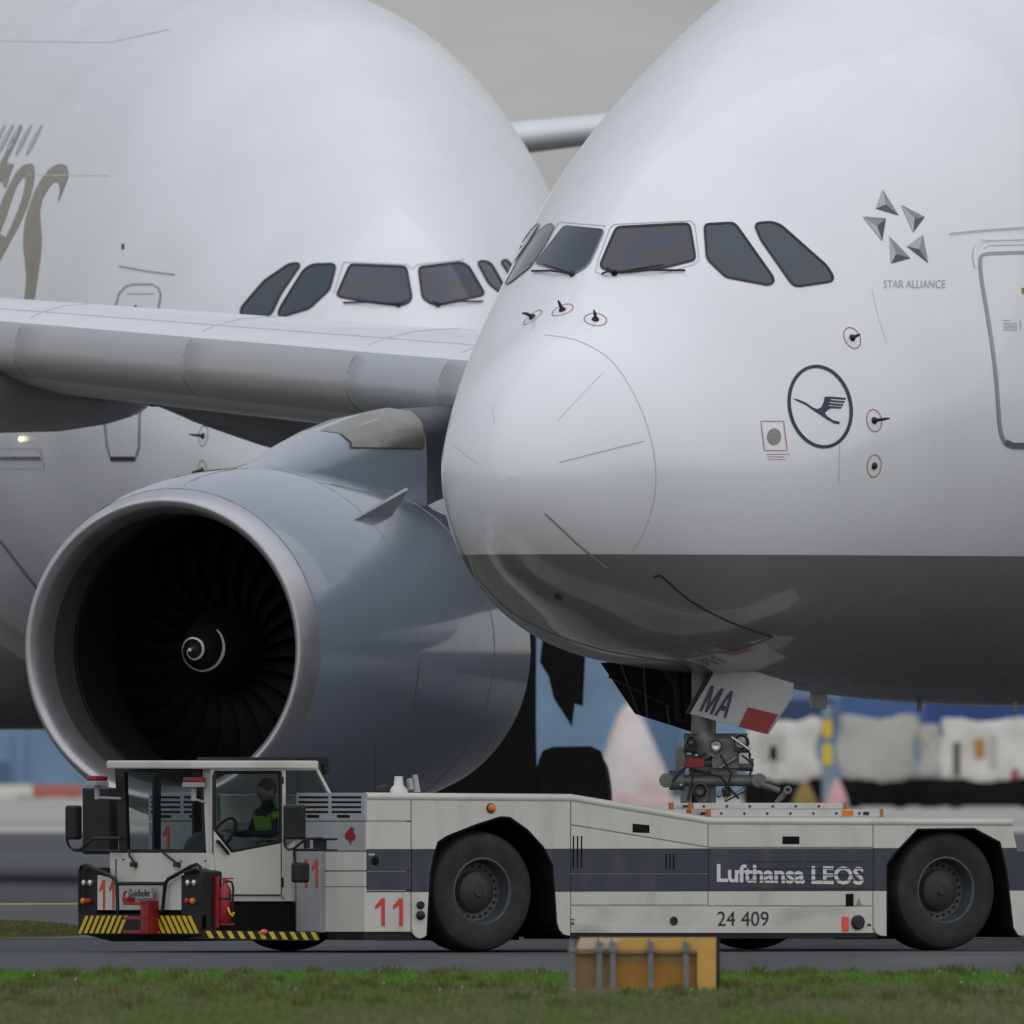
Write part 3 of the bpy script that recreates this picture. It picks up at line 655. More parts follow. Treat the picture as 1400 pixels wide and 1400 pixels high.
for (a, b, c), polys in ((((956,972),(974,977),(972,937)), ([(0,0),(.2,0),(.22,.62),(.42,.02),(.58,.02),(.78,.62),(.8,0),(1,0),(1,1),(.74,1),(.5,.36),(.26,1),(0,1)],)),
                         (((976,978),(993,982),(992,943)), ([(0,0),(.22,0),(.5,.80),(.5,1),(.36,1)], [(1,0),(.78,0),(.5,.80),(.5,1),(.64,1)], [(.304,.24),(.696,.24),(.633,.42),(.367,.42)]))):
    mb = MB()
    for P_ in polys: mb.add([door_pt(a[0] + (b[0] - a[0]) * u + (c[0] - a[0]) * v, a[1] + (b[1] - a[1]) * u + (c[1] - a[1]) * v) for u, v in P_], geometry.tessellate_polygon([[Vector((u, v, 0)) for u, v in P_]]))
    mb.build('lettering', 'navy', dn, inv=AI)
mb = MB(); mb.prism([door_pt(*p, -.02) for p in ((984,903),(979,903),(939,975),(943,976))], PN * -.06); mb.build('door_edge', 'seal', dn, inv=AI)
mb = MB()
for x, r in ((925, .055), (937, .07), (955, .06), (975, .05)): mb.cyl(g(x, 885, .2), g(x + 6, 985, .1), r, n=10)
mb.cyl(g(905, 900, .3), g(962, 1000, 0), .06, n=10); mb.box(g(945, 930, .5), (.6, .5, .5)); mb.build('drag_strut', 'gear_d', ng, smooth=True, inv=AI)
mb = MB(); mb.cyl(g(935, 1016, -.1), g(1022, 1016, -.1), .10, n=18); mb.cyl(g(956, 1003, -.15), g(975, 1032, -.15), .13, n=14)
mb.box(g(992, 1030, -.15), (.28, .2, .3)); mb.cyl(g(928, 1040, -.1), g(1030, 1046, -.1), .07, n=12); mb.box(g(930, 1040, -.1), (.1, .2, .28)); mb.box(g(975, 1052, 0), (.5, .3, .25))
mb.build('steering_actuator', 'gear', ng, smooth=True, bevel=0, inv=AI)
for x, y, r in ((945,1014,.05), (979,1020,.066), (1013,1015,.08), (957,1081,.07), (994,1082,.05), (1021,1032,.04)):
    mb = MB(); mb.lathe([(.1, r * .7), (.02, r * 1.15), (0, r * 1.15), (-.01, r)], g(x, y, -.3), (0, 1, 0), 18); lo = mb.build('lamp', 'gear', ng, smooth=True, inv=AI)
    mb = MB(); mb.lathe([(-.008, r * .72), (.015, r * .45), (.02, 0)], g(x, y, -.3), (0, 1, 0), 18); mb.build('lamp_lens', 'lens' if r in (.066, .08) else 'lens_d', lo, smooth=True, inv=AI)
mb = MB(); mb.box(g(950, 1043, -.35), (.19, .12, .10)); mb.build('towing_box', 'red', ng, bevel=.01, inv=AI)
mb = MB(); mb.cyl(g(912, 1067, -.2), g(1038, 1067, -.2), .06, n=16); mb.cyl(g(915, 1067, -.2), g(935, 1067, -.2), .10, n=14); mb.box(g(938, 1085, -.1), (.12, .2, .3)); mb.box(g(1018, 1040, -.1), (.13, .15, .14))
mb.build('torsion_link', 'gear', ng, smooth=True, inv=AI)
mb = MB()
for x in (911, 1038):
    mb = MB(); mb.lathe([(0, .075), (-.03, .075), (-.035, .05), (-.035, 0)], g(x, 1067, -.28), (0, 1, 0), 18); mb.build('link_cap', 'gear', ng, smooth=True, inv=AI)
mb = MB()
mb.tube([g(1040,1072,-.3), g(1066,1081,-.3)], .035, 8); mb.tube([g(1062,1098,-.3), g(1077,1080,-.3)], .03, 8); mb.lathe([(0,.045),(-.05,.045),(-.05,.02),(0,.02)], g(1077,1080,-.3), (0,1,0), 16, True)
mb.build('release_lever', 'gear', ng, smooth=True, inv=AI)
mb = MB(); mb.box(g(1017, 1037, -.32), (.10, .06, .12)); mb.build('connector_box', 'steel', ng, inv=AI, bevel=.01)
for a, b in (((984,1050),(1006,1036)), ((990,1095),(1018,1080)), ((946,1058),(972,1054)), ((1000,1008),(1026,1026))):
    mb = MB(); mb.tube([g(*a, -.3), g(*b, -.3)], .02, 8); mb.build('steel_link', 'steel', ng, smooth=True, inv=AI)
for k in range(9):
    mb = MB(); mb.sphere(g(930 + rng.uniform(0, 95), 1010 + rng.uniform(0, 78), -.28), .014 + .014 * rng.random(), 8); mb.build('bolt_head', 'steel', ng, smooth=True, inv=AI)
mb = MB()
for a, b, c in (((935,1025),(948,1060),(940,1095)), ((985,1032),(1000,1058),(990,1090)), ((965,1030),(930,1055),(920,1068)), ((1005,1025),(1030,1045),(1025,1060)), ((945,1052),(985,1062),(1010,1092))):
    mb = MB(); mb.tube([g(*a, -.33), g(*b, -.36), g(*c, -.33)], .012, 6); mb.build('hydraulic_hose', 'seal', ng, smooth=True, inv=AI)
for s in (-.32, .32):                                          # wheels sit in the tug's cradle
    c = g(985, 1205); ax = Vector((math.cos(R(32)), math.sin(R(32)), 0)).cross(Vector((0, 0, 1)))
    mb = MB(); mb.lathe([(-.2,.3),(-.22,.42),(-.2,.55),(-.12,.6),(.12,.6),(.2,.55),(.22,.42),(.2,.3)], c + ax * s, ax, 32, True); w_ = mb.build('nose_wheel', 'tyre', ng, smooth=True, inv=AI)
    mb = MB(); mb.lathe([(-.15,0),(-.15,.3),(.15,.3),(.15,0)], c + ax * s, ax, 24); mb.build('wheel_rim', 'rim', w_, inv=AI)

# ------------------------------------------------------------------ airliner behind: bronze lettering on its white side
B = empty('airliner', (-.785, 64.92, .376), R(90) + .164); bpy.context.view_layer.update()
tag(B, 'all white airliner with bronze script lettering, behind the wing and engine', 'airplane')
fus2, bvh2 = fuselage(B, 'skin_e'); Q = Skin(B, bvh2); BI = Q.inv
cockpit(Q, [
    [(396,361),(409,360),(410,364),(384,402),(372,428),(364,433),(333,432),(329,428),(331,420),(362,384)],
    [(427,362),(456,361),(459,365),(451,396),(423,422),(385,433),(381,431),(383,422),(415,370)],
    [(479,362),(553,365),(556,369),(563,408),(558,415),(545,418),(490,411),(464,406),(461,403)],
    [(572,366),(630,359),(640,364),(661,400),(660,404),(600,417),(590,416),(579,409),(577,404)],
    [(652,358),(664,357),(672,362),(692,398),(686,402),(668,388)],
    [(684,357),(693,355),(712,385),(706,390)]], {2, 3}, [((470,415),(545,418),(556,414)), ((659,413),(598,418),(590,415))])
Q.ribbon('window_frame', [[(470,359),(556,362),(563,368),(572,362),(634,356)], [(470,359),(456,402)]], 1.1, 'seam_l', off=.012)
z4 = lambda pts: [(x / 4.667, y / 4.667 + 140) for x, y in pts]
for nm, poly in (('lettering', [(400,392),(425,405),(438,450),(435,480),(405,560),(370,648),(378,600),(383,560),(375,520),(360,508),(340,512),(310,550),(275,610),(258,670),(255,720),(260,780),(267,860),(265,930),(255,1020),(240,1120),(225,1220),(205,1330),(146,1330),(165,1180),(168,1100),(158,1010),(150,940),(150,860),(158,770),(175,700),(195,640),(225,560),(265,490),(310,430),(360,397)]),
                 ('lettering', [(195,388),(215,400),(222,450),(215,520),(195,600),(165,690),(120,790),(60,900),(0,1010),(-60,1090),(-90,1000),(-40,910),(0,840),(40,860),(90,750),(130,650),(150,580),(163,510),(160,478),(145,480),(110,530),(75,620),(40,730),(0,830),(-40,900),(-60,820),(0,660),(30,590),(70,510),(110,440),(150,400)]),
                 ('lettering', [(0,390),(25,345),(50,300),(75,240),(110,170),(140,140),(140,170),(110,240),(75,310),(50,360),(48,392),(90,392),(60,470),(40,545),(28,545),(15,510),(0,505),(-40,620),(-80,640),(-60,500)])):
    Q.decal(nm, [z4(poly)], 'gold', g=9)
for o in (0, -68, -135, -185, -236): Q.decal('script_stroke', [z4([(275 + o, 142), (262 + o, 146), (225 + o, 200), (187 + o, 268), (165 + o, 335), (172 + o, 341), (203 + o, 295), (237 + o, 230)])], 'text_g', g=6)
Q.ribbon('panel_seam', [[(40,239.6),(90,239.6),(150,240)], [(232,40),(150,58),(0,56)], [(58,640),(110,672),(150,690)]], 1.0, 'seam_w')
dd_ = [(155,440),(158,420),(163,402),(172,392),(181,389),(208,389),(217,394),(220,404),(213,440),(203,490),(195,530),(191,570),(190,612),(184,630),(153,630),(147,612),(143,575),(146,520)]
cd2 = Q.decal('cabin_door', [dd_], 'skin_e', off=.004, g=12)
Q.ribbon('door_seal', [dd_], 2.6, 'fair', cd2, closed=True, off=.009); Q.ribbon('door_sill', [[(152,627),(185,627)]], 6, 'seal', cd2, off=.012)
Q.ribbon('door_hood', [[(174,402),(212,402)]], 1.3, 'fair', cd2, off=.008); Q.decal('door_label', [[(184,418),(188,417),(187,425),(183,425)]], 'red', cd2, off=.01, g=4)
Q.ribbon('rain_gutter', [[(163,364),(200,371),(240,376)]], 1.6, 'seam', off=.015)
Q.decal('static_port', [[(166,334),(170,333),(170,340),(167,342)]], 'probe', g=4)
for (x, y), t in (((278,596),(259,594)), ((277,643),(262,646))): Q.probe(x, y, t, ringr=.12, mring='heat')
Q.ribbon('access_panel', [[(351,604),(349,590)], [(361,592),(361,604)]], 3, 'gear', off=.01)
Q.ribbon('cargo_door', [[(-20,613),(54,613),(57,622)], [(-20,640),(60,640),(60,632)]], 1.4, 'seam_l', off=.01)
Q.ribbon('cargo_sill', [[(-20,626),(58,626)]], 4.5, 'steel', off=.03)
Q.ribbon('gear_door_joint', [curve([(-20,715),(10,752),(35,785),(60,815)])], 2.6, 'seam', off=.01)
pl = Q.pt(32, 600, .03); mb = MB(); mb.sphere(pl, .035, 12); mb.build('landing_light', mat('lit_lamp', (1, .8, .45), .3, emit=1.6), B, smooth=True, inv=BI)
# wing box and gear under the middle of the body, and the tailplane seen between the two noses
mb = MB(); secs = []
for d, w, zb in ((20, 2.6, 2.5), (22, 3.4, 2.1), (25, 3.7, 1.92), (40, 3.7, 1.9), (46, 3.0, 2.2), (49, 2, 2.6)):
    secs.append([(d, w * math.cos(a) * 1.0, zb + 2.4 + (2.4 * math.sin(a))) if False else (d, w * max(-1, min(1, 1.15 * math.cos(a))), zb + 1.7 + 1.7 * max(-1, min(1, 1.15 * math.sin(a)))) for a in np.linspace(0, 2 * math.pi, 28, endpoint=False)])
loft(mb, secs); mb.build('belly_fairing', 'fair', B, smooth=True, split=1)
def eb(px, py, Y): return at(px, py, Y)
mb = MB(); TS = []
for l, dl, c, t, z in ((-1.0, 56.2, 8, .36, 8.75), (-6, 60.2, 6.2, .29, 9.3), (-11, 64.3, 4.6, .235, 9.85), (-13.5, 66.3, 3.8, .2, 10.12), (-15.2, 68.2, 2.8, .14, 10.3)):
    TS.append([(dl + u * c, l, z + v) for u, v in [(1,0)] + [(u_, v_ * t * 1.0) for u_, v_ in ((.8,.3),(.5,.8),(.3,1),(.15,.95),(.06,.75),(.02,.45),(0,0),(.02,-.45),(.06,-.75),(.15,-.95),(.3,-1),(.5,-.8),(.8,-.3))]])
loft(mb, TS); mb.build('tailplane', 'wing', B, smooth=True, split=1.2)
GYE = 100
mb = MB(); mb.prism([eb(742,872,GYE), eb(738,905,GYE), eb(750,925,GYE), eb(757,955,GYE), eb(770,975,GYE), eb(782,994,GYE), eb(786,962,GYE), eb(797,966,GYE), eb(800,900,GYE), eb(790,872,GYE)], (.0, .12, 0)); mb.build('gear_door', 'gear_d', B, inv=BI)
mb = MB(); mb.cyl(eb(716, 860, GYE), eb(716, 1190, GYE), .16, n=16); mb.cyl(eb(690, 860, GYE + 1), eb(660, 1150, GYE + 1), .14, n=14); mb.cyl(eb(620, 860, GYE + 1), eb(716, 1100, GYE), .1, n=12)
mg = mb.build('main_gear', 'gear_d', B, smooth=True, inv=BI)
mb = MB(); mb.prism([eb(*q_, GYE - 1.1) for q_ in ((735,1095),(736,1040),(742,1026),(756,1021),(808,1020),(822,1027),(828,1045),(834,1095))], (0, .1, 0)); mb.build('dark_gear_board', 'gear_d', mg, inv=BI)  # added dark board hiding the sky-lit tyres, not a gear part
mb = MB(); mb.prism([eb(*q_, GYE - 1.1) for q_ in ((560,1095),(590,1040),(655,1030),(690,1000),(698,940),(706,900),(724,900),(733,1000),(735,1095))], (0, .1, 0)); mb.build('dark_gear_board', 'gear_d', mg, inv=BI)  # second added board, gives the gear its black mass
AXE = Vector((math.cos(.164), math.sin(.164), 0))
for px, dy in ((640, 0), (690, 0), (765, 0), (800, 0), (640, 2), (690, 2), (765, 2), (800, 2)):
    c = eb(px, 1000, GYE + dy); c.z = .39 + .80
    mb = MB(); mb.lathe([(-.24,.3),(-.27,.5),(-.24,.7),(-.14,.8),(.14,.8),(.24,.7),(.27,.5),(.24,.3)], c, AXE, 28, True); w_ = mb.build('main_wheel', 'dark', mg, smooth=True, inv=BI)
mb = MB(); mb.cyl(eb(640, 1103, GYE), eb(800, 1103, GYE), .12, n=10); mb.cyl(eb(640, 1103, GYE + 2), eb(800, 1103, GYE + 2), .12, n=10); mb.box(eb(716, 1103, GYE + 1), (.3, 2.4, .3)); mb.build('bogie_beam', 'gear_d', mg, inv=BI)

# ------------------------------------------------------------------ aircraft tug (local: x rearwards, y to the far side, z up; origin on the ground below the near front body corner)
T0 = at(499, 1302, 0); T0.z = 0
TR = 32.0
T = empty('aircraft_tug', T0, R(TR)); bpy.context.view_layer.update()
tag(T, 'low white aircraft tug with navy stripe, number 11 and yellow black bumper', 'aircraft tug')
TI = minv(T); TM = TI.inverted(); EX = Vector((math.cos(R(TR)), math.sin(R(TR)), 0)); EY = Vector((-math.sin(R(TR)), math.cos(R(TR)), 0))
def tS(px, py, v=0.0): return TI @ onplane(px, py, T0 + EY * v, EY)     # local point on the plane y = v
def tF(px, py, u=0.0): return TI @ onplane(px, py, T0 + EX * u, EX)     # local point on the plane x = u
def side(name, polys, m, parent=T, v=0.0, th=.02, bevel=.0):
    mb = MB()
    for p in polys: mb.prism([tS(x, y, v) for x, y in p], (0, th, 0))
    return mb.build(name, m, parent, bevel=bevel)
def front(name, polys, m, parent=T, u=0.0, th=.02, bevel=.0):
    mb = MB()
    for p in polys: mb.prism([tF(x, y, u) for x, y in p], (th, 0, 0))
    return mb.build(name, m, parent, bevel=bevel)
def rect(x0, y0, x1, y1): return [(x0, y0), (x1, y0), (x1, y1), (x0, y1)]
ARCH1 = [(583,1279),(585,1240),(588,1195),(593,1168),(598,1151),(612,1142),(650,1127),(684,1116),(698,1117),(722,1134),(744,1158),(756,1182),(760,1230),(762,1262),(765,1271),(770,1277),(776,1279)]
ARCH2 = [(1212,1280),(1212,1182),(1224,1165),(1254,1133),(1332,1132),(1368,1151),(1377,1190),(1383,1240),(1386,1268),(1392,1278),(1396,1279)]
# side panels: each separate sheet of bodywork is a part of its own
def panel(p, m='tug', **k): return side('side_panel', [p], m, bevel=.004, **k)
panel(rect(500,1086,561.5,1122)); panel(rect(500.5,1124,561.5,1190)); panel(rect(500.5,1191.5,561.5,1216)); pnum = panel(rect(500.5,1218,561.5,1274))
panel([(563,1086),(779.5,1087.5),(779.5,1279)] + ARCH1[::-1] + [(582,1279.5),(579,1282),(574,1283),(569,1281.5),(565,1277),(563,1270)])
panel([(781,1088),(967.5,1119),(967.5,1157.5),(781,1127)]); panel([(781,1128.8),(967.5,1159.2),(967.5,1193.5),(781,1193.5)]); panel(rect(781,1194.7,967.5,1237))
panel(rect(969,1119,1193,1158)); plet = panel(rect(969,1160,1193,1238)); beam = panel(rect(781,1239.5,1193,1275.5), 'tugb')
panel([(1194.5,1120),(1382,1121.5),(1388,1150),(1391,1163),(1400,1163),(1400,1222),(1391,1222),(1400,1222),(1400,1279)][:4] + [(1391,1163.5),(1460,1163.5),(1460,1279)] + ARCH2[::-1] + [(1204,1279),(1198,1276),(1194.5,1268)])
# body of the side arms behind the sheets, with the dark wheel arches
def arm(v0, v1):
    mb = MB(); o = [(563,1086.5),(780,1088),(968,1119.5),(1193,1119.5),(1382,1121.5),(1391,1163.5),(1460,1163.5),(1460,1278)] + ARCH2[::-1] + [(1200,1275)] + [(779,1275)] + ARCH1[::-1] + [(580,1278),(563,1275)]
    base = [tS(x, y, 0) for x, y in o]; mb.prism([(p.x, v0, p.z) for p in base], (0, v1 - v0, 0)); return mb.build('body_arm', 'tugp', T)
arm(.0215, 1.0); arm(3.2, 4.2)
mb = MB()
for A_ in (ARCH1, ARCH2):
    mb = MB()
    P_ = [tS(x, y, 0) for x, y in A_]
    for a, b in zip(P_, P_[1:]):
        d = (b - a).normalized(); n_ = Vector((d.z, 0, -d.x)) * .02
        mb.prism([a + n_ * .2, b + n_ * .2, b + n_, a + n_], (0, .98, 0))
    zs = [p.z for p in P_]; mb.span((P_[0].x, .94, .12), (P_[-1].x, .99, max(zs) - .02))
    mb.build('wheel_arch', 'dark', T); mb = MB(); mb.span((P_[0].x, 3.25, .12), (P_[-1].x, 3.3, max(zs) - .02)); mb.build('wheel_arch', 'dark', T)
mb = MB(); mb.span((.03, .022, .22), (.52, 4.2, 1.615)); mb.build('engine_module', 'tugp', T, bevel=.02)
mb = MB(); mb.span((.52, .9, .3), (1.5, 3.3, 1.25)); mb.span((1.4, 1.0, .22), (3.4, 3.2, .9)); mb.span((7.3, .9, .25), (8.2, 3.3, .8)); mb.build('chassis', 'dark', T)
mb = MB(); a, b = tS(499, 1275), tS(780, 1275); mb.span((a.x, .03, .13), (tS(578, 1275).x, .9, a.z)); mb.span((b.x, .012, .135), (tS(1200, 1275).x, .9, tS(900, 1276).z)); mb.build('skirt', 'blk', T)
mb = MB()                                                       # rounded top edge that catches the sky
for pa, pb in (((500,1086),(780,1088)), ((780,1088),(968,1119.5)), ((968,1119.5),(1382,1121.5))):
    a, b = tS(*pa, .03), tS(*pb, .03); mb.cyl(a - Vector((0, 0, .025)), b - Vector((0, 0, .025)), .045, n=12)
mb.build('top_edge', 'tugp', T, smooth=True)
# wheels
def wheel(u, v, s):                                             # s = -1 near side, +1 far side (outer face direction along y)
    c = Vector((u, v, .622)); ax = Vector((0, s, 0)); mb = MB()
    mb.lathe([(.20,.33),(.235,.345),(.25,.40),(.262,.48),(.258,.54),(.235,.585),(.20,.608),(.10,.620),(.1,.612),(.06,.612),(.06,.622),(-.06,.622),(-.06,.612),(-.1,.612),(-.1,.62),(-.2,.608),(-.25,.55),(-.26,.45),(-.2,.33)], c, ax, 64, True)
    w = mb.build('wheel', 'tyre', T, smooth=True, split=.5)
    mb = MB(); mb.lathe([(.21,.35),(.235,.352),(.24,.335),(.225,.322),(.14,.312),(.08,.30),(.06,.22),(.13,.20),(.15,.15),(.155,.06),(.165,.05),(.165,0)], c, ax, 48); r_ = mb.build('wheel_rim', 'rim', w, smooth=True, split=.45)
    mb = MB()
    for k in range(22):
        a = k * 2 * math.pi / 22; p = c + Vector((math.sin(a) * .262, s * .07, math.cos(a) * .262)); mb.cyl(p, p + Vector((0, s * .035, 0)), .013, n=6)
    mb.build('wheel_nut', 'hub', w)
    mb = MB(); mb.lathe([(.062,.215),(.128,.198),(.150,.15),(.158,.06),(.17,.048),(.17,0)], c + Vector((0, s * .004, 0)), ax, 40); mb.build('wheel_hub', 'hub', w, smooth=True, split=.5)
u1, u2 = tS(661, 1220, .07).x, tS(1295, 1220, .07).x
for u in (u1, u2): wheel(u, .33, -1); wheel(u, 3.87, 1)
mb = MB()
for u in (u1, u2): mb.cyl((u, .5, .62), (u, 3.7, .62), .14, n=14)
mb.build('axle', 'dark', T, smooth=True)

def ones(quad, m, parent, proj_, gap=.5):                        # the painted number 11: each 1 has a slanting flag
    P1 = [(.36,1),(.60,1),(.60,0),(.38,0),(.38,.74),(.0,.60),(.0,.73),(.24,.88)]; a, b, c = quad; mb = MB()
    for o in (0, 1):
        pts = [((x + o * (.6 + gap)) / (1.2 + gap), y) for x, y in P1]
        v3 = [proj_(a[0] + (b[0] - a[0]) * u + (c[0] - a[0]) * v, a[1] + (b[1] - a[1]) * u + (c[1] - a[1]) * v) for u, v in pts]
        mb.add(v3, geometry.tessellate_polygon([[Vector((u, v, 0)) for u, v in pts]]))
    return mb.build('lettering', m, parent)
M['snav'] = mat('stripe_navy_paint', (.028,.033,.055), .42, var=.1)
# lettering, numbers and small fittings on the side
SP = lambda v: (lambda x, y: tS(x, y, v))
text_on('lettering', 'Lufthansa LEOS', ((980,1206),(1181,1210),(980,1181)), mat('white_lettering', (.66,.66,.64), .5), plet, None, SP(-.006), bold=.028, spacing=.97)
mb = MB()
for x0, x1 in ((1022,1098), (1103,1182)):
    for y in (1177,1187,1196,1203,1214): mb = MB(); a, b = tS(x0, y, -.010), tS(x1, y, -.010); mb.span((a.x, -.012, a.z - .005), (b.x, -.002, a.z + .003)); mb.build('grille_slat', M['snav'], plet)
text_on('lettering', '24 409', ((981,1266),(1051,1266),(981,1246)), 'seal', beam, None, SP(-.005), bold=.0)
ones(((513,1266),(551,1266),(513,1228)), 'redp', pnum, SP(-.005))
for xs, y0, y1 in (((784,789.6,795), 1143, 1187), ((911,916,921), 1167, 1188)):
    mb = MB()
    for x in xs: a, b = tS(x - .9, y0, 0), tS(x + .9, y1, 0); mb.span((a.x, -.003, a.z), (b.x, .004, b.z))
    mb.build('vent_slot', 'dark', T)
for x0, y0, x1, y1 in ((865,1126,888,1138), (1070,1143.5,1093,1154), (1156.5,1222,1167,1239)):
    side('recessed_grip', [[(x0, y0), (x1, y0 + (2 if x0 < 900 else 0)), (x1, y1 + (1 if x0 < 900 else 0)), (x0, y1)]], 'dark', v=-.003, th=.006)
side('hazard_triangle', [[(1170,1238),(1179,1238),(1174.5,1228)]], 'gold', v=-.004, th=.004)
side('jacking_mark', [[(780,1264),(786,1264),(783,1260)], [(1185,1266),(1192,1266),(1188.5,1262)], rect(780.5,1256.5,785.5,1258)], 'seal', v=-.004, th=.004)
side('reflector', [rect(1152,1253,1160.5,1273)], 'redl', v=-.014, th=.014)
def disc(name, px, py, r, m, prof_=None, v=0.0, parent=T):
    c = tS(px, py, v); mb = MB(); mb.lathe(prof_ or [(0, r), (.02, r), (.03, r * .8), (.032, 0)], c, (0, -1, 0), 24); return mb.build(name, m, parent, smooth=True, split=.6)
disc('rubber_bumper', 1172, 1261, .075, 'seal', [(0,.075),(.03,.075),(.045,.06),(.048,0)])
disc('filler_hole', 921, 1259, .045, 'seal', [(0,.045),(.01,.045),(.012,.034),(.003,.03),(.003,0)])
lb = disc('marker_lamp', 671, 1105, .05, 'seal', [(0,.052),(.015,.052),(.02,.044)]); disc('lamp_lens', 671, 1104.5, .04, 'amber', [(.01,.044),(.035,.04),(.05,.025),(.054,0)], parent=lb)
for y, r in ((1237.5, .04), (1251.5, .046)): disc('marker_lamp', 574, y, r, 'blk', [(0,r),(.03,r),(.04,r*.7),(.042,0)])
disc('door_lock', 513, 1177, .03, 'dark', [(0,.045),(.006,.045),(.008,.03),(.008,0)]); side('door_label', [rect(504,1167,512,1169.5)], mat('pale_blue_print', (.3,.5,.7), .5), v=-.004, th=.004)
# deck fittings
mb = MB(); p = tS(545, 1084, .8); mb.lathe([(-.02,.10),(.03,.095),(.06,.07),(.08,.05),(.17,.042),(.17,0)], p, (0, 0, 1), 20); mb.build('deck_horn', 'tugp', T, smooth=True, split=.8)
mb = MB()
for q in ([(567,1060),(571,1059),(575,1083),(568,1083)], [(559,1066),(563,1064),(566,1078),(561,1080)]): mb.prism([tS(*x, .8) for x in q], (0, .05, 0))
mb.build('deck_bracket', 'tug_g', T)
mb = MB(); mb.cyl(tS(513, 1086, .6), tS(513, 1018, .6), .012, .006, 6); mb.build('antenna', 'blk', T)
mb = MB(); mb.sphere(tS(525, 1082, .9), .09, 14, (1.2, 1, .75)); mb.build('air_intake', 'blk', T, smooth=True)
# front face of the wide body: louvre blocks, panels, numbers
FP = lambda u: (lambda x, y: tF(x, y, u))
VC = tF(405, 1150, 0).y; UF = tS(288, 1200, VC).x; VF = tF(157, 1150, UF).y
lv = front('louvre_panel', [rect(405,1084,498.5,1122)], 'tug_g', u=-.005, th=.03, bevel=.004)
def louvres(x0, x1, parent):
    xm = (x0 + x1) / 2; mb = MB()
    for a, b in ((x0 + 4, xm - 2.5), (xm + 2.5, x1 - 4)):
        for y in (1090, 1096.6, 1103.3, 1110):
            p, q = tF(a, y - 1.5, 0), tF(b, y + 1.5, 0); mb.span((-.009, p.y, p.z), (.0, q.y, q.z))
    for a, b in ((x0 + .16 * (x1 - x0), x0 + .34 * (x1 - x0)), (x0 + .61 * (x1 - x0), x0 + .79 * (x1 - x0))):
        p, q = tF(a, 1114, 0), tF(b, 1118, 0); mb.span((-.009, p.y, p.z), (.0, q.y, q.z))
    return mb.build('louvre_slot', 'dark', parent)
louvres(405, 498.5, lv)
lv2 = front('louvre_panel', [rect(203,1084,296,1122)], 'tug_g', u=-.005, th=.03, bevel=.004); louvres(203, 296, lv2)
fp_ = front('front_panel', [rect(405,1124,498.5,1163)], 'tug_g', u=-.004, th=.03, bevel=.004)
front('front_panel', [rect(440,1165,498.5,1190)], 'tugp', u=-.004, th=.03, bevel=.004); front('front_panel', [rect(440,1192,498.5,1212)], 'tugp', u=-.004, th=.03, bevel=.004); front('front_panel', [rect(440,1213,498.5,1274)], 'tugp', u=-.004, th=.03, bevel=.004)
front('front_panel', [rect(203,1124,405,1165)], 'tug_g', u=-.004, th=.03, bevel=.004)
fe = front('front_panel', [rect(405,1164,438.5,1275)], 'tug_g', u=-.06, th=.06, bevel=.006)
ones(((412,1214),(434,1214),(412,1175)), 'redp', fe, FP(-.065))
ones(((207,1166),(231,1166),(207,1129)), 'redp', lv2, FP(-.009))
front('emblem', [[(471,1141),(474,1137),(480,1130),(484,1133),(482,1137),(486,1142),(485,1148),(480,1150),(479,1156),(476,1149),(472,1147)]], 'red', fp_, u=-.009, th=.006)
# cab
ZR0, ZR1 = tS(300, 1051, VC).z, tS(300, 1040, VC).z
UO, UQ = UF - .26, .40
cabf = front('cab_front_panel', [[(150,1166),(287.5,1166),(288,1236),(150,1236)]], 'tugp', u=UF, th=.05, bevel=.006)
mb = MB(); mb.span((UO, tF(145, 1045, UO).y, ZR0), (tS(436, 1045, VC - .06).x, VC - .06, ZR1)); mb.build('cab_roof', 'tugp', T, bevel=.02)
mb = MB(); a, b = tS(298, 1040, VC + .3), tS(432, 1040, VC + .3); mb.span((a.x, VC + .1, ZR1), (b.x, VC + .7, ZR1 + .035)); mb.span((tS(415,1040,VC).x, VC - .03, ZR1 - .04), (tS(447, 1040, VC).x, VC + .3, ZR1 + .02)); mb.cyl(tS(443, 1043, VC), tS(446, 1058, VC), .045, n=10); mb.build('roof_rack', 'blk', T)
mb = MB()                                                       # pillars and rails of the glasshouse
def bar(p, q, th=.05):                                           # white bars in the near side plane
    mb.prism([tS(*p[0], VC), tS(*p[1], VC), tS(*q[1], VC), tS(*q[0], VC)], (0, th, 0))
bar(((288,1050.5),(292,1050.5)), ((288,1166),(292,1166))); bar(((292,1050.5),(292,1055.5)), ((384,1050.5),(384,1055.5))); bar(((384,1050.5),(390.5,1050.5)), ((384,1230),(390.5,1230)))
bar(((391,1050),(434,1050)), ((391,1053),(435,1053))); bar(((431,1050),(435,1050)), ((449,1084),(453,1084)))
for x0, x1 in ((277, 288),): mb.prism([tF(x0,1050.5,UF), tF(x1,1050.5,UF), tF(x1 + .4,1166,UF), tF(x0 + 5,1166,UF)], (.05, 0, 0))
mb.build('cab_frame', 'tugp', T, bevel=.004)
mb = MB()
for q in ([(157,1050.5),(170,1050.5),(174,1166),(163,1166)], [(170,1050.5),(277,1050.5),(277,1056),(170,1056)], [(174,1161),(282,1161),(282,1166),(174,1166)], [(273,1050.5),(277,1050.5),(282,1166),(278,1166)]):
    mb.prism([tF(*p, UF) for p in q], (.04, 0, 0))
mb.span((UF + .05, VF - .04, tS(300, 1050, VC).z), (UF + .12, VF, .9)); mb.span((-.1, VF - .04, tS(300, 1050, VC).z), (0, VF, .9)); mb.span((UF, VF - .04, .55), (0, VF, .95)); mb.span((UF + .45, VF - .04, .9), (UF + .53, VF, ZR0))
mb.build('window_frame', 'blk', T)
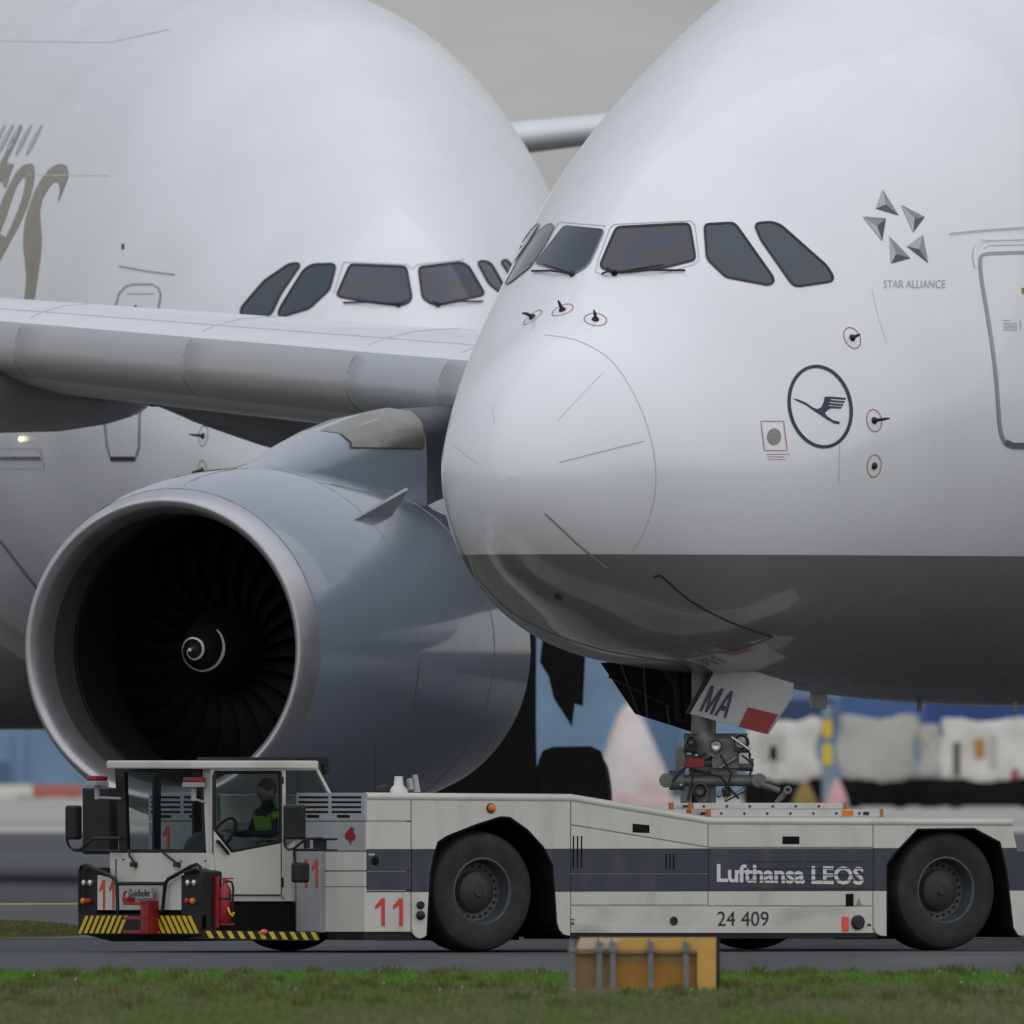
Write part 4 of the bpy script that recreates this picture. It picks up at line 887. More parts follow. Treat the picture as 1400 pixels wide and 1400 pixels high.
front('windscreen', [[(170,1056),(273.5,1056),(278.5,1161),(174,1161)]], 'cabglass', u=UF + .02, th=.008)
dg = [(293,1056),(383.5,1056),(383.5,1151),(317,1164),(293,1134)]
door = side('cab_door', [[(292.5,1135.5),(316.5,1166),(384,1153),(384,1223),(302,1223),(297,1214),(292.5,1160)]], 'tugp', v=VC - .012, th=.05, bevel=.004)
side('door_window', [dg], 'cabglass', door, v=VC + .015, th=.008)
mb = MB()
for (a, b) in zip(dg, dg[1:] + dg[:1]): mb.tube([tS(*a, VC), tS(*b, VC)], .018, 6)
mb.build('window_seal', 'blk', door)
mb = MB(); mb.tube([tS(297,1150,VC - .01), tS(299,1151,VC - .05), tS(311,1165,VC - .05), tS(312,1167,VC - .01)], .018, 8); mb.build('door_handle', 'blk', door, smooth=True)
side('cab_side_panel', [[(288.5,1166.5),(292,1166.5),(296,1215),(301,1225),(391,1225),(391,1160),(404,1150),(404,1232),(289,1232)]], 'tugp', v=VC, th=.04)
side('door_seam', [rect(290.6,1060,291.8,1166), rect(384.3,1060,385.2,1223), rect(302,1223.2,385,1224.6)], 'seam_d', door, v=VC - .016, th=.006)
side('quarter_window', [[(391,1053),(431,1053),(450,1084),(452,1100),(391,1100)]], 'cabglass', v=VC + .015, th=.008)
side('door_hinge', [rect(385.5,1200,388,1213), rect(385.5,1062,388,1072)], 'blk', door, v=VC - .02, th=.01)
mb = MB(); mb.span((UF + .05, VC + .05, .5), (-.02, VF - .05, .56)); mb.span((UF + .03, VC, .14), (-.02, VF, .5)); mb.build('cab_floor', 'dark', T)
mb = MB(); p = tS(340, 1140, VC + .55); mb.span((p.x - .02, VC + .3, .56), (p.x + .45, VC + .8, .95)); mb.span((p.x + .38, VC + .3, .95), (p.x + .5, VC + .8, 1.55)); mb.build('seat', 'seat', T, bevel=.05)
mb = MB(); mb.span((UF + .06, VC + .1, .56), (UF + .34, VF - .1, .98)); mb.sphere((UF + .32, VC + .62, 1.02), .3, 14, (.7, 1, .75)); mb.build('dashboard', 'dash', T, smooth=True, bevel=.02)
mb = MB(); c = Vector((p.x - .32, VC + .55, 1.2)); mb.tube([c + Vector((math.sin(k * .3307) * .11, math.cos(k * .3307) * .2, math.sin(k * .3307) * .17)) for k in range(19)], .016, 6, True); mb.cyl(c, c + Vector((-.15, 0, -.3)), .03); mb.build('steering_wheel', 'seal', T, smooth=True)
# wipers, beacons, mirrors
for a, b, c in (((176,1164),(177,1170),(186,1183)), ((223,1166),(232,1173),(245,1183))):
    mb = MB(); mb.tube([tF(*a, UF - .03), tF(*b, UF - .05), tF(*c, UF - .02)], .013, 6); mb.box(tF(c[0] - 3, c[1] - 1, UF - .02), (.05, .08, .05)); mb.build('wiper', 'seal', T)
front('front_bolt', [rect(x - 1, y - 1, x + 1, y + 1) for x, y in ((168,1175), (247,1177), (280,1177))], 'seal', cabf, u=UF - .01, th=.01)
for px, py, v, arm_ in ((133, 1061, None, ((166,1092),(134,1088))), (265, 1063, 0, ((281,1097),(264,1093)))):
    b_ = tF(px, py + 12, UF - .1); mb = MB(); mb.box(b_ + Vector((0, 0, .015)), (.16, .2, .05)); mb.cyl(b_ + Vector((0, 0, -.15)), b_, .03, n=8)
    mb.tube([b_ + Vector((0, 0, -.13)), tF(*arm_[0], UF)], .015, 6); bo = mb.build('beacon', 'tug_g', T, bevel=.01)
    mb = MB(); mb.box(b_ + Vector((0, 0, .065)), (.15, .19, .06)); mb.build('beacon_lens', 'red', bo, bevel=.02)
def mirror(px0, py0, px1, py1, u, arms):
    a, b = tF(px0, py0, u), tF(px1, py1, u); mb = MB(); mb.span((u, a.y, a.z), (u + .09, b.y, b.z)); o = mb.build('mirror', 'blk', T, bevel=.03)
    mb = MB()
    for path in arms: mb.tube([tF(x, y, u + .04) for x, y in path], .014, 6)
    mb.build('mirror_arm', 'blk', o, smooth=True)
mirror(386,1100,409,1148, UF + .1, [[(388,1147),(390,1158),(395,1162),(402,1160),(418,1147),(440,1146)], [(402,1162),(440,1162)]])
mirror(397,1179,414,1207, UF + .1, [[(403,1180),(402,1163)]])
mirror(88,1101,103,1148, UF - .1, [[(91,1146),(94,1157),(100,1162),(110,1161),(128,1146),(166,1146)], [(104,1163),(166,1164)]])
front('mirror_bracket', [[(415,1150),(418,1148),(418,1160),(415,1160)], rect(441,1146,456,1149), rect(428,1146,441,1163), rect(441,1161,456,1163)], 'blk', u=UF + .2, th=.05)
mb = MB(); a, b = tF(112, 1077, -.35), tF(150, 1168, -.35); mb.span((-.35, a.y, a.z), (-.24, b.y, b.z)); mb.build('air_filter_housing', 'blk', T, bevel=.02)
# bumper unit
VB = VC - .10; UB = tS(275, 1260, VB).x; VB2 = tF(107, 1260, UB).y
zt, zs0, zs1 = tF(190, 1250, UB).z, tF(190, 1277, UB).z, tF(190, 1251, UB).z
mb = MB(); mb.prism([(UB, VB, zs0), (UB, VB, zt), (UB, VB2, zt), (UB, VB2, zs0)], (UF - UB + .05, 0, 0)); mb.prism([(UB + .02, VB + .03, zs0), (UB + .02, VB2 - .02, zs0), (UB + .1, VB2 - .5, zs0 - .08), (UB + .1, VB + .1, zs0 - .06)], (.9, 0, 0)); bump = mb.build('bumper', 'blk', T)
mb = MB()
def stripe(x, sl): mb = MB(); mb.prism([tF(x, 1276, UB), tF(x + 4.3, 1276, UB), tF(x + 4.3 + sl, 1252, UB), tF(x + sl, 1252, UB)], (-.006, 0, 0)); mb.build('hazard_stripe', 'yel', bump)
for k in range(8): stripe(107.5 + 7.6 * k, 10)
for k in range(9): stripe(207 + 7.6 * k, -11)
lampL = front('lamp_housing', [rect(107.5,1186,132,1250)], 'blk', u=UB + .01, th=.25, bevel=.01); lampR = front('lamp_housing', [[(250,1196),(262,1187),(275,1192),(275,1250),(250,1250)]], 'blk', u=UB + .01, th=.25, bevel=.01)
nump = front('front_plate', [[(132.5,1196),(150,1201),(157,1208),(158,1244),(132.5,1244)]], 'tugp', u=UB + .02, th=.03); front('front_plate', [[(161,1211),(222,1211),(221,1244),(161,1244)]], 'tugp', u=UB + .06, th=.03); front('front_plate', [[(225.5,1209),(231,1202),(249.5,1196),(249.5,1244),(225,1244)]], 'tugp', u=UB + .02, th=.03)
ones(((136,1243),(156,1243),(136,1203)), 'redp', nump, FP(UB + .014))
mb = MB()
for path in ([(109,1248),(109,1190),(112,1184),(119,1183),(150,1197),(158,1203),(160,1210),(161,1247)], [(160,1208),(225,1208)], [(222,1247),(226,1208),(230,1202),(262,1184),(269,1182),(274,1186),(276,1196),(276,1205)], [(253,1193),(268,1188)]):
    mb.tube([tF(x, y, UB - .03) for x, y in path], .02, 8)
mb.build('guard_rail', 'blk', T, smooth=True)
for lp, xs, s in ((lampL, (115.5, 124.5), 1), (lampR, (258, 266.5), -1)):
    for x in xs:
        mb = MB(); mb.lathe([(0,.032),(.02,.032),(.03,.02),(.032,0)], tF(x, 1207, UB + .01), (-1, 0, 0), 16); mb.build('headlamp', 'lens', lp, smooth=True)
    for x, m in ((xs[0], 'amber' if s > 0 else 'red'), (xs[1] - 1, 'red' if s > 0 else 'amber')):
        mb = MB(); mb.lathe([(0,.033),(.03,.033),(.045,.02),(.048,0)], tF(x, 1232, UB + .01), (-1, 0, 0), 16); mb.build('indicator_lamp', m, lp, smooth=True)
pl_ = front('name_plate', [rect(174,1214,207.5,1228)], 'tug_g', u=UB - .03, th=.02)
text_on('lettering', 'Goldhofer', ((176,1226),(205.5,1226),(176,1216)), 'seal', pl_, None, FP(UB - .035), bold=.015)
mb = MB()                                                        # red coupling frame on the bumper
a0, a1 = tF(168, 1232, UB - .16), tF(201, 1275, UB - .16)
for y in (1233, 1253, 1272): p = tF(168, y, UB - .16); q = tF(200, y + 4.5, UB - .16); mb.span((UB - .16, p.y, p.z), (UB - .11, q.y, q.z))
p, q = tF(192, 1231, UB - .16), tF(201, 1277, UB - .16); mb.span((UB - .16, p.y, p.z), (UB - .08, q.y, q.z)); mb.span((UB - .16, q.y + .03, q.z), (UB, q.y + .06, p.z))
c = tF(173, 1226, UB - .12); mb.tube([c + Vector((0, math.sin(k * .5) * .055, math.cos(k * .5) * .055)) for k in range(11)], .012, 6); mb.box(tF(176, 1230, UB - .1), (.1, .1, .05))
mb.build('coupling', 'red', T, bevel=.006)
# step board with hazard stripes, from the bumper corner back to the body
P0 = Vector((UB + .02, VB, 0)); P1 = tF(437, 1278, -.10); P1.z = 0; dv = (P1 - P0)
def sb(t, z, off=0): return P0 + dv * t + Vector((0, -off, z))
z0, z1 = tS(330, 1284, VB).z, tS(330, 1271.5, VB).z
mb = MB(); mb.prism([sb(0, z0), sb(1, z0 - .02), sb(1, z1 - .015), sb(0, z1)], (.05, .35, 0)); stp = mb.build('step_board', 'blk', T)
mb = MB()
for k in range(11): t = .02 + k * .09; mb = MB(); mb.prism([sb(t + .035, z0 + .012 - .02 * t, .004), sb(t + .075, z0 + .012 - .02 * t, .004), sb(t + .04, z1 - .008 - .015 * t, .004), sb(t, z1 - .008 - .015 * t, .004)], (.004, .004, 0)); mb.build('hazard_stripe', 'yel', stp)
c = sb(.52, (z0 + z1) / 2 + .03, .01); mb = MB(); mb.sphere(c, .045, 12, (1, .5, .6)); mb.build('side_reflector', mat('pink_reflector', (.9,.13,.13), .3), stp, smooth=True)
mb = MB(); p = tS(294, 1198, VB - .02); q = tS(298, 1268, VB - .02); mb.span((p.x, VB - .05, p.z), (q.x, VB + .02, q.z)); p, q = tS(298, 1262, VB - .02), tS(313, 1265, VB); mb.span((p.x, VB - .10, q.z), (q.x, VB + .02, p.z)); mb.build('extinguisher_rack', 'red', T)
side('rear_splash_guard', [rect(276,1197,291,1270)], 'blk', v=VB, th=.4)

# ---- things carried by the tug
EXT = empty('fire_extinguisher', TM @ tS(307.5, 1262, VB - .06)); tag(EXT, 'red fire extinguisher standing at the corner of the tug cab', 'fire extinguisher')
k_ = 1 / 133.5
mb = MB(); mb.lathe([(0,.0),(0,.05),(.02,.064),(.33,.064),(.37,.05),(.395,.025),(.42,.022),(.42,0)], (0,0,0), (0,0,1), 24); mb.build('cylinder', 'red', EXT, smooth=True, split=.8)
mb = MB(); mb.lathe([(.235,.0655),(.26,.0655)], (0,0,0), (0,0,1), 24); mb.build('strap', 'blk', EXT)
mb = MB(); mb.box((0, 0, .43), (.05, .05, .04)); mb.box((.03, 0, .455), (.12, .02, .015)); mb.build('valve', 'red', EXT, bevel=.004)
mb = MB(); mb.tube([(.02,-.03,.43),(.07,-.03,.42),(.085,-.03,.36),(.08,-.03,.2),(.075,-.03,.1)], .012, 8); mb.build('hose', 'blk', EXT, smooth=True)
mb = MB(); mb.tube([(.03,-.07,.16),(.05,-.075,.10),(.085,-.07,.07)], .012, 6); mb.sphere((.09,-.07,.1), .014, 8); mb.build('nozzle', 'yel', EXT, smooth=True)
def ladder(x0, x1, ya, yb, v, label, holes):
    o = empty('ladder', TM @ tS(x0, yb, v), R(TR)); bpy.context.view_layer.update(); tag(o, label, 'ladder', 'ladders lying on the tug deck'); L_ = tS(x1, yb, v).x - tS(x0, yb, v).x; h = tS(x0, ya, v).z - tS(x0, yb, v).z
    for w in (0, .38):
        mb = MB(); mb.span((.02, w, .004), (L_ - .02, w + .03, h)); r_ = mb.build('rail', 'alu', o, bevel=.006)
        mb = MB(); mb.span((-.005, w - .004, 0), (.035, w + .034, h + .006)); mb.span((L_ - .035, w - .004, 0), (L_ + .005, w + .034, h + .006)); mb.build('end_cap', 'orange', r_)
    n = int(L_ / .28)
    rg = None
    for i in range(n):
        if rg is None: mb = MB(); mb.cyl((0, -.006, h * .5), (0, .4, h * .5), .014, n=10); rg = mb.build('rung', 'hub', o); q = rg
        else: q = rg.copy(); COL.objects.link(q); q.parent = o
        q.location = (.16 + i * .28, 0, 0)
    return o, L_, h
l1, LL, hh = ladder(968, 1207, 1107, 1117.5, .12, 'longer aluminium ladder with orange ends lying lowest on the tug deck', 8)
mb = MB(); mb.span((LL - .50, -.004, .012), (LL - .36, .0, hh - .008)); mb.build('orange_label', 'amber', l1); mb = MB(); mb.span((LL - .24, -.004, .02), (LL - .17, .0, hh - .025)); mb.build('maker_plate', 'hub', l1)
ladder(944, 1157, 1098, 1107, .2, 'shorter aluminium ladder stacked on top of the longer one on the tug', 8)
# tug driver, seen through the door window
DP = tS(346, 1140, VC + .55); DO = empty('person', TM @ Vector((DP.x + .22, VC + .55, .95)), R(TR)); bpy.context.view_layer.update()
tag(DO, 'driver in yellow green safety vest seated in the tug cab', 'person')
def skinned(name, nodes, edges, m, parent, sub=2):
    me = bpy.data.meshes.new(name); me.from_pydata([n[:3] for n in nodes], edges, []); o = bpy.data.objects.new(name, me); COL.objects.link(o)
    sk_ = o.modifiers.new('skin', 'SKIN'); sv = me.skin_vertices[0].data
    for i, n in enumerate(nodes): sv[i].radius = (n[3], n[4] if len(n) > 4 else n[3])
    sv[0].use_root = True; sk_.use_smooth_shade = True; ss = o.modifiers.new('sub', 'SUBSURF'); ss.levels = ss.render_levels = sub
    bpy.context.view_layer.update(); nm = bpy.data.meshes.new_from_object(o.evaluated_get(bpy.context.evaluated_depsgraph_get()))
    bpy.data.objects.remove(o); nm.name = name; r_ = bpy.data.objects.new(name, nm); COL.objects.link(r_); nm.materials.clear(); nm.materials.append(M[m]); r_.parent = parent
    return r_
N_ = [(0,0,.02,.15,.12),(-.02,0,.18,.14,.11),(-.03,0,.36,.16,.12),(-.04,0,.48,.12,.09),(-.05,0,.56,.055),(-.06,0,.63,.07),
      (-.04,.18,.47,.06),(-.10,.24,.26,.048),(-.30,.16,.26,.036),(-.40,.12,.28,.035),(-.04,-.18,.47,.06),(-.10,-.24,.26,.048),(-.30,-.16,.26,.036),(-.40,-.12,.28,.035),
      (-.12,.1,0,.09),(-.42,.1,.03,.065),(-.46,.1,-.34,.05),(-.54,.1,-.38,.04),(-.12,-.1,0,.09),(-.42,-.1,.03,.065),(-.46,-.1,-.34,.05),(-.54,-.1,-.38,.04)]
E_ = [(0,1),(1,2),(2,3),(3,4),(4,5),(3,6),(6,7),(7,8),(8,9),(3,10),(10,11),(11,12),(12,13),(0,14),(14,15),(15,16),(16,17),(0,18),(18,19),(19,20),(20,21)]
body = skinned('body', N_, E_, 'cloth', DO)
skinned('safety_vest', [(-.01,0,.03,.16,.135),(-.02,0,.18,.155,.13),(-.03,0,.36,.18,.14),(-.04,0,.46,.15,.11),(-.04,.17,.47,.075),(-.06,.21,.38,.07),(-.04,-.17,.47,.075),(-.06,-.21,.38,.07)], [(0,1),(1,2),(2,3),(3,4),(4,5),(3,6),(6,7)], 'hivis', DO)
mb = MB(); mb.lathe([(.2,.175),(.25,.18)], (-.025,0,0), (0,0,1), 24); mb.build('reflective_band', 'tape', DO, smooth=True)
mb = MB(); mb.sphere((-.065,0,.70), .1, 20, (1.0,.78,1.18)); mb.sphere((-.165,0,.69), .018, 8, (1,.7,1.2)); mb.box((-.15,0,.645), (.02,.045,.01)); mb.sphere((-.15,.035,.715), .012, 8); mb.sphere((-.15,-.035,.715), .012, 8); mb.sphere((-.05,.08,.69), .022, 8, (1,.4,1.3)); mb.sphere((-.05,-.08,.69), .022, 8, (1,.4,1.3)); mb.build('head', 'skin', DO, smooth=True)
mb = MB(); mb.sphere((-.05,0,.735), .106, 18, (1.0,.82,.98)); mb.build('hair', 'hair', DO, smooth=True)
for s in (-1, 1):
    nd = [(-.42,.12*s,.285,.03,.02),(-.47,.115*s,.30,.034,.018)]; ed = [(0,1)]
    for k in range(4):
        y = (.09 + .02 * k) * s; nd += [(-.50,y,.305,.009),(-.525,y,.30,.008),(-.525,y,.275,.008)]; b = len(nd); ed += [(1,b-3),(b-3,b-2),(b-2,b-1)]
    nd += [(-.45,.085*s,.30,.011),(-.48,.075*s,.285,.009)]; b = len(nd); ed += [(0,b-2),(b-2,b-1)]
    skinned('hand', nd, ed, 'skin', DO, 1)

# ------------------------------------------------------------------ taxiway sign on the grass, seen from behind
SY = 336 - 400
def sg(x, y, dy=0): return at(x, y, SY + dy)
SG = empty('taxiway_sign', Vector((sg(880, 1362).x, SY, 0))); bpy.context.view_layer.update(); tag(SG, 'yellow sign box seen from its back with grey posts, standing on the grass', 'sign'); SI = minv(SG)
def sgp(name, polys, m, parent, d0, d1, bevel=0):
    mb = MB()
    for p in polys: mb.prism([sg(x, y, d0) for x, y in p], (0, d1 - d0, 0))
    return mb.build(name, m, parent, inv=SI, bevel=bevel)
zb = HY + 2.26 * FPX / (400 + SY)
fr = sgp('frame', [[(786,1299),(793.5,1282),(979,1282),(979,1362),(955,1362),(953,1338),(953,1299)]], 'sgn_l', SG, 0, .14, .004)
sgp('faded_panel', [[(787.5,1297.5),(794.5,1283.5),(852,1283.5),(845,1290),(842,1297.5)]], 'sgn_w', fr, -.008, 0)
sgp('side_board', [[(979.3,1282),(984,1285),(984,1362),(979.3,1362)]], 'blk', SG, .0, .5)
for x0, x1, m in ((787,815.5,'sgn_t'),(823.5,833.5,'sgn_t'),(843,885,'sgn_a'),(894,934,'sgn_a'),(943,953,'sgn_a')):
    pn = sgp('panel', [rect(x0 - 1, 1304, x1 + 1, 1357)], m, SG, .06, .1)
    if m == 'sgn_a': sgp('panel_band', [rect(x0, 1305, x1, 1315)], 'sgn_t', pn, .05, .06)
sgp('rail', [rect(786, 1298.5, 953, 1304)], 'sgn_t', SG, .0, .1, .003); sgp('rail', [rect(786, 1356, 953, 1361)], 'sgn_a', SG, .03, .1, .003)
for x in (782, 819.5, 838, 889.5, 938):
    mb = MB(); a = sg(x, 1361, -.02); t = sg(x, 1287.5, -.02); mb.span((a.x - .024, SY - .06, 0), (a.x + .024, SY - .005, t.z)); mb.span((a.x - .034, SY - .075, t.z - .09), (a.x + .034, SY + .0, t.z - .05)); mb.cyl((a.x - .012, SY - .03, t.z), (a.x - .012, SY - .03, t.z + .03), .008, n=6); mb.build('post', 'post', SG, inv=SI, bevel=.005)

# ------------------------------------------------------------------ ground
def gz(Y): t = max(0, min(1, (Y - 30) / 40)); return .39 * t * t * (3 - 2 * t)
def sheet(name, Y0, Y1, m, x0=-2500, x1=2500, off=0.0, step=None, wob=None):
    ys = sorted(set([Y0, Y1] + [y for y in range(30, 72, 2) if Y0 < y < Y1])); mb = MB(); xs = [x0, x1]
    if wob: xs = list(np.linspace(x0, x1, 60))
    for y in ys: mb.v += [(x, y + (wob(x) if wob and y == Y1 else 0), gz(y) + off) for x in xs]
    n = len(xs); mb.f = [(i * n + j, i * n + j + 1, (i + 1) * n + j + 1, (i + 1) * n + j) for i in range(len(ys) - 1) for j in range(n - 1)]
    return tag(mb.build(name, m), kind='structure')
sheet('asphalt', -70, 9000, mat('asphalt', (.080, .081, .086), .9, spec=.12, col2=(.055, .056, .060), scale=.09, stretch=(1, .12, 1), bump=.1, grime=((.13, .13, .13), .35, .5, (1, .06, 1))))
sheet('grass_ground', -420, -42, mat('grass_soil', (.06, .068, .022), .95, col2=(.10, .082, .05), scale=.5, stretch=(1, .08, 1)), -60, 60, .006)
sheet('shoulder', 27.5, 54, mat('shoulder_concrete', (.15, .15, .15), .85, col2=(.11, .11, .112), scale=.25, stretch=(1, .2, 1)), -120, 120, .004)
sheet('concrete_apron', 322, 712, mat('apron_concrete', (.36, .335, .295), .9, col2=(.30, .28, .25), scale=.02, stretch=(.4, .08, 1)), -900, 900, .004)
sheet('apron_joint', 388, 403, mat('apron_joint_grey', (.2, .19, .175), .9, var=.2), -900, 900, .008)
sheet('painted_line', 53.6, 54.6, mat('yellow_line_paint', (.5, .42, .2), .8, var=.3, scale=2), -120, -2, .008)
sheet('edge_line', -.9, -.4, mat('pale_line_paint', (.26, .25, .2), .8, var=.35, scale=1), 1.7, 60, .004)
mb = MB(); pts = []                                                # grass island on the left
for k in range(40):
    a = 2 * math.pi * k / 40; pts.append((-6.2 + 1.62 * math.cos(a) * (1 if math.cos(a) > 0 else 8), 36.0 + 8.5 * math.sin(a) * (.8 + .2 * math.cos(3 * a))))
mb.v = [(-7, 36, gz(36) + .05)] + [(x, y, gz(y) + .012) for x, y in pts]; mb.f = [(0, 1 + k, 1 + (k + 1) % 40) for k in range(40)]
tag(mb.build('grass_island', mat('island_soil', (.07, .075, .03), .95, var=.3)), kind='structure')
def grass(name, xs, ys, hs, m, z0=None, wid=.011):
    n = len(xs); a = rng.uniform(0, 2 * np.pi, n); ln = hs * rng.uniform(.1, .55, n); w = wid * rng.uniform(.6, 1.5, n)
    base = np.array([gz(y) for y in ys]) if z0 is None else z0
    V = np.zeros((n, 5, 3)); lx, ly = np.cos(a) * ln, np.sin(a) * ln * .6
    V[:, 0] = np.stack([xs - w, ys, base], 1); V[:, 1] = np.stack([xs + w, ys, base], 1)
    V[:, 2] = np.stack([xs - w * .8 + lx * .4, ys + ly * .4, base + hs * .6], 1); V[:, 3] = np.stack([xs + w * .8 + lx * .4, ys + ly * .4, base + hs * .6], 1); V[:, 4] = np.stack([xs + lx, ys + ly, base + hs], 1)
    F = np.array([[0, 1, 3], [0, 3, 2], [2, 3, 4]])[None] + (np.arange(n) * 5)[:, None, None]; F = F.reshape(-1, 3)
    me = bpy.data.meshes.new(name); me.vertices.add(n * 5); me.vertices.foreach_set('co', V.ravel()); me.loops.add(F.size); me.loops.foreach_set('vertex_index', F.ravel())
    me.polygons.add(len(F)); me.polygons.foreach_set('loop_start', np.arange(0, F.size, 3)); me.polygons.foreach_set('loop_total', np.full(len(F), 3)); me.update(calc_edges=True); me.validate()
    me.materials.append(m); o = bpy.data.objects.new(name, me); COL.objects.link(o); return tag(o, kind='stuff')
def grassmat(name, a, b, c, sc, st):
    m = mat(name, a, .8, col2=b, scale=sc, stretch=st, spec=.2); t = m.node_tree
    bs = t.nodes['Principled BSDF']; src = bs.inputs['Base Color'].links[0].from_socket
    n = t.nodes.new('ShaderNodeTexNoise'); n.inputs['Scale'].default_value = 5; tc_ = t.nodes.new('ShaderNodeTexCoord'); mr_ = t.nodes.new('ShaderNodeMapRange'); mr_.inputs[1].default_value = .5; mr_.inputs[2].default_value = .66
    x = t.nodes.new('ShaderNodeMix'); x.data_type = 'RGBA'; l = t.links.new; l(tc_.outputs['Object'], n.inputs[0]); l(n.outputs[0], mr_.inputs[0]); l(mr_.outputs[0], x.inputs[0]); l(src, x.inputs[6]); x.inputs[7].default_value = (*c, 1); l(x.outputs[2], bs.inputs['Base Color'])
    return m
n = 70000; gy = -42.0 - rng.random(n) ** 1.1 * 62; gx = rng.uniform(-1, 1, n) * (400 + gy) * .0142
grass('grass', gx, gy, rng.uniform(.03, .085, n), grassmat('grass_blades', (.12, .155, .045), (.185, .165, .105), (.085, .145, .03), .3, (1, .1, 1)))
n = 40000; gy = -42.6 - rng.random(n) ** 2.0 * 17 + .5 * np.sin(np.linspace(0, 50, n)); gx = rng.uniform(-1, 1, n) * 5.4
hh_ = rng.uniform(.03, .12, n) * (.8 + .1 * np.sin(gx * 3.1) * np.sin(gx * 7.7 + 1) + .12 * np.sin(gx * 23 + 2 * np.sin(gx * 9)))
grass('grass', gx, gy, hh_, grassmat('lush_grass_blades', (.10, .225, .035), (.07, .155, .025), (.14, .225, .05), 1.1, (1, .3, 1)), wid=.013)
n = 9000; th_ = rng.uniform(0, 2 * np.pi, n); rr = np.sqrt(rng.random(n)); cx = np.cos(th_); ix = -6.2 + 1.6 * cx * rr * np.where(cx > 0, 1, 4); iy = 36 + 8.2 * np.sin(th_) * rr
grass('grass', ix, iy, rng.uniform(.03, .08, n) * (1.15 - .8 * rr ** 3), grassmat('island_grass_blades', (.12, .125, .035), (.18, .15, .07), (.09, .12, .025), .5, (1, .2, 1)), wid=.014)
nc_ = 420; cx_ = rng.uniform(-1, 1, nc_) * 5.2; cy_ = -43.0 - rng.random(nc_) ** 1.4 * 45; k_n = 34
cxx = np.repeat(cx_, k_n) + rng.normal(0, .05, nc_ * k_n); cyy = np.repeat(cy_, k_n) + rng.normal(0, .05, nc_ * k_n)
grass('weeds', cxx, cyy, np.repeat(rng.uniform(.05, .17, nc_), k_n) * rng.uniform(.5, 1.1, nc_ * k_n), grassmat('weed_blades', (.06, .10, .02), (.15, .13, .06), (.09, .16, .03), .9, (1, .4, 1)), wid=.010)
n = 26; fy = -42 - rng.random(n) * 30; fx = rng.uniform(-1, 1, n) * (400 + fy) * .0138; mb = MB()
for x, y in zip(fx, fy): mb.sphere((x, y, .07 + .03 * rng.random()), .007, 6)
tag(mb.build('daisies', mat('daisy_white', (.7, .68, .5), .7)), kind='stuff')

# ------------------------------------------------------------------ far background, about a kilometre from the camera
def px_at(x, y, D): return at(x, y, D - 400)
HB = empty('hangar', Vector((0, 780, .39))); bpy.context.view_layer.update(); tag(HB, 'long low pale blue building far behind the aircraft', 'building'); HI = minv(HB)
mb = MB(); mb.span((-45, 0, 0), (45, 12, 6.2)); mb.build('wall', mat('pale_blue_cladding', (.21, .34, .50), .6, col2=(.16, .25, .37), scale=.4, stretch=(1, 1, 1.5), grime=((.09, .11, .15), .5, .6, (.6, 1, 1.6))), HB)
mb = MB(); mb.span((-45.3, -.4, 6.2), (45.3, 12.4, 6.5)); mb.build('roof', 'tug_g', HB)
for x0, x1, y0, y1, c in ((1052,1140,955,1010,(.03,.06,.17)), (1266,1420,955,1004,(.03,.07,.28)), (1150,1260,950,985,(.06,.14,.36)), (890,930,955,1085,(.10,.2,.33)), (20,34,1000,1075,(.2,.32,.5)), (-60,10,1040,1078,(.1,.18,.32))):
    a, b = HI @ px_at(x0, y1, 1179), HI @ px_at(x1, y0, 1179); mb = MB(); mb.span((a.x, -.12, max(.05, a.z)), (b.x, 0.02, b.z)); mb.build('door_panel', mat('blue_door', c, .5, var=.2, scale=.6), HB)
for x0, x1, red in ((-24, 44.3, 0), (45, 112, 1)):
    D = 1108; c = px_at((x0 + x1) / 2, 1000, D); w = (x1 - x0) / 2 * D / FPX; o = empty('barrier_block', Vector((c.x, c.y, .39)))
    tag(o, ('faded red' if red else 'white') + ' low kerb barrier block before the far blue building', 'barrier', 'red and white barrier blocks')
    mb = MB(); mb.prism([(-w, -.2, .0), (-w, .2, .0), (-w, .1, .36), (-w, -.1, .36)], (2 * w, 0, 0)); mb.build('block', mat('faded_red_plastic' if red else 'white_plastic', (.38, .1, .07) if red else (.6, .59, .52), .6, var=.15), o)
    mb = MB(); mb.span((-w * .9, -.22, 0), (-w * .4, .22, .05)); mb.build('foot', 'seal', o); mb = MB(); mb.span((w * .4, -.22, 0), (w * .9, .22, .05)); mb.build('foot', 'seal', o)
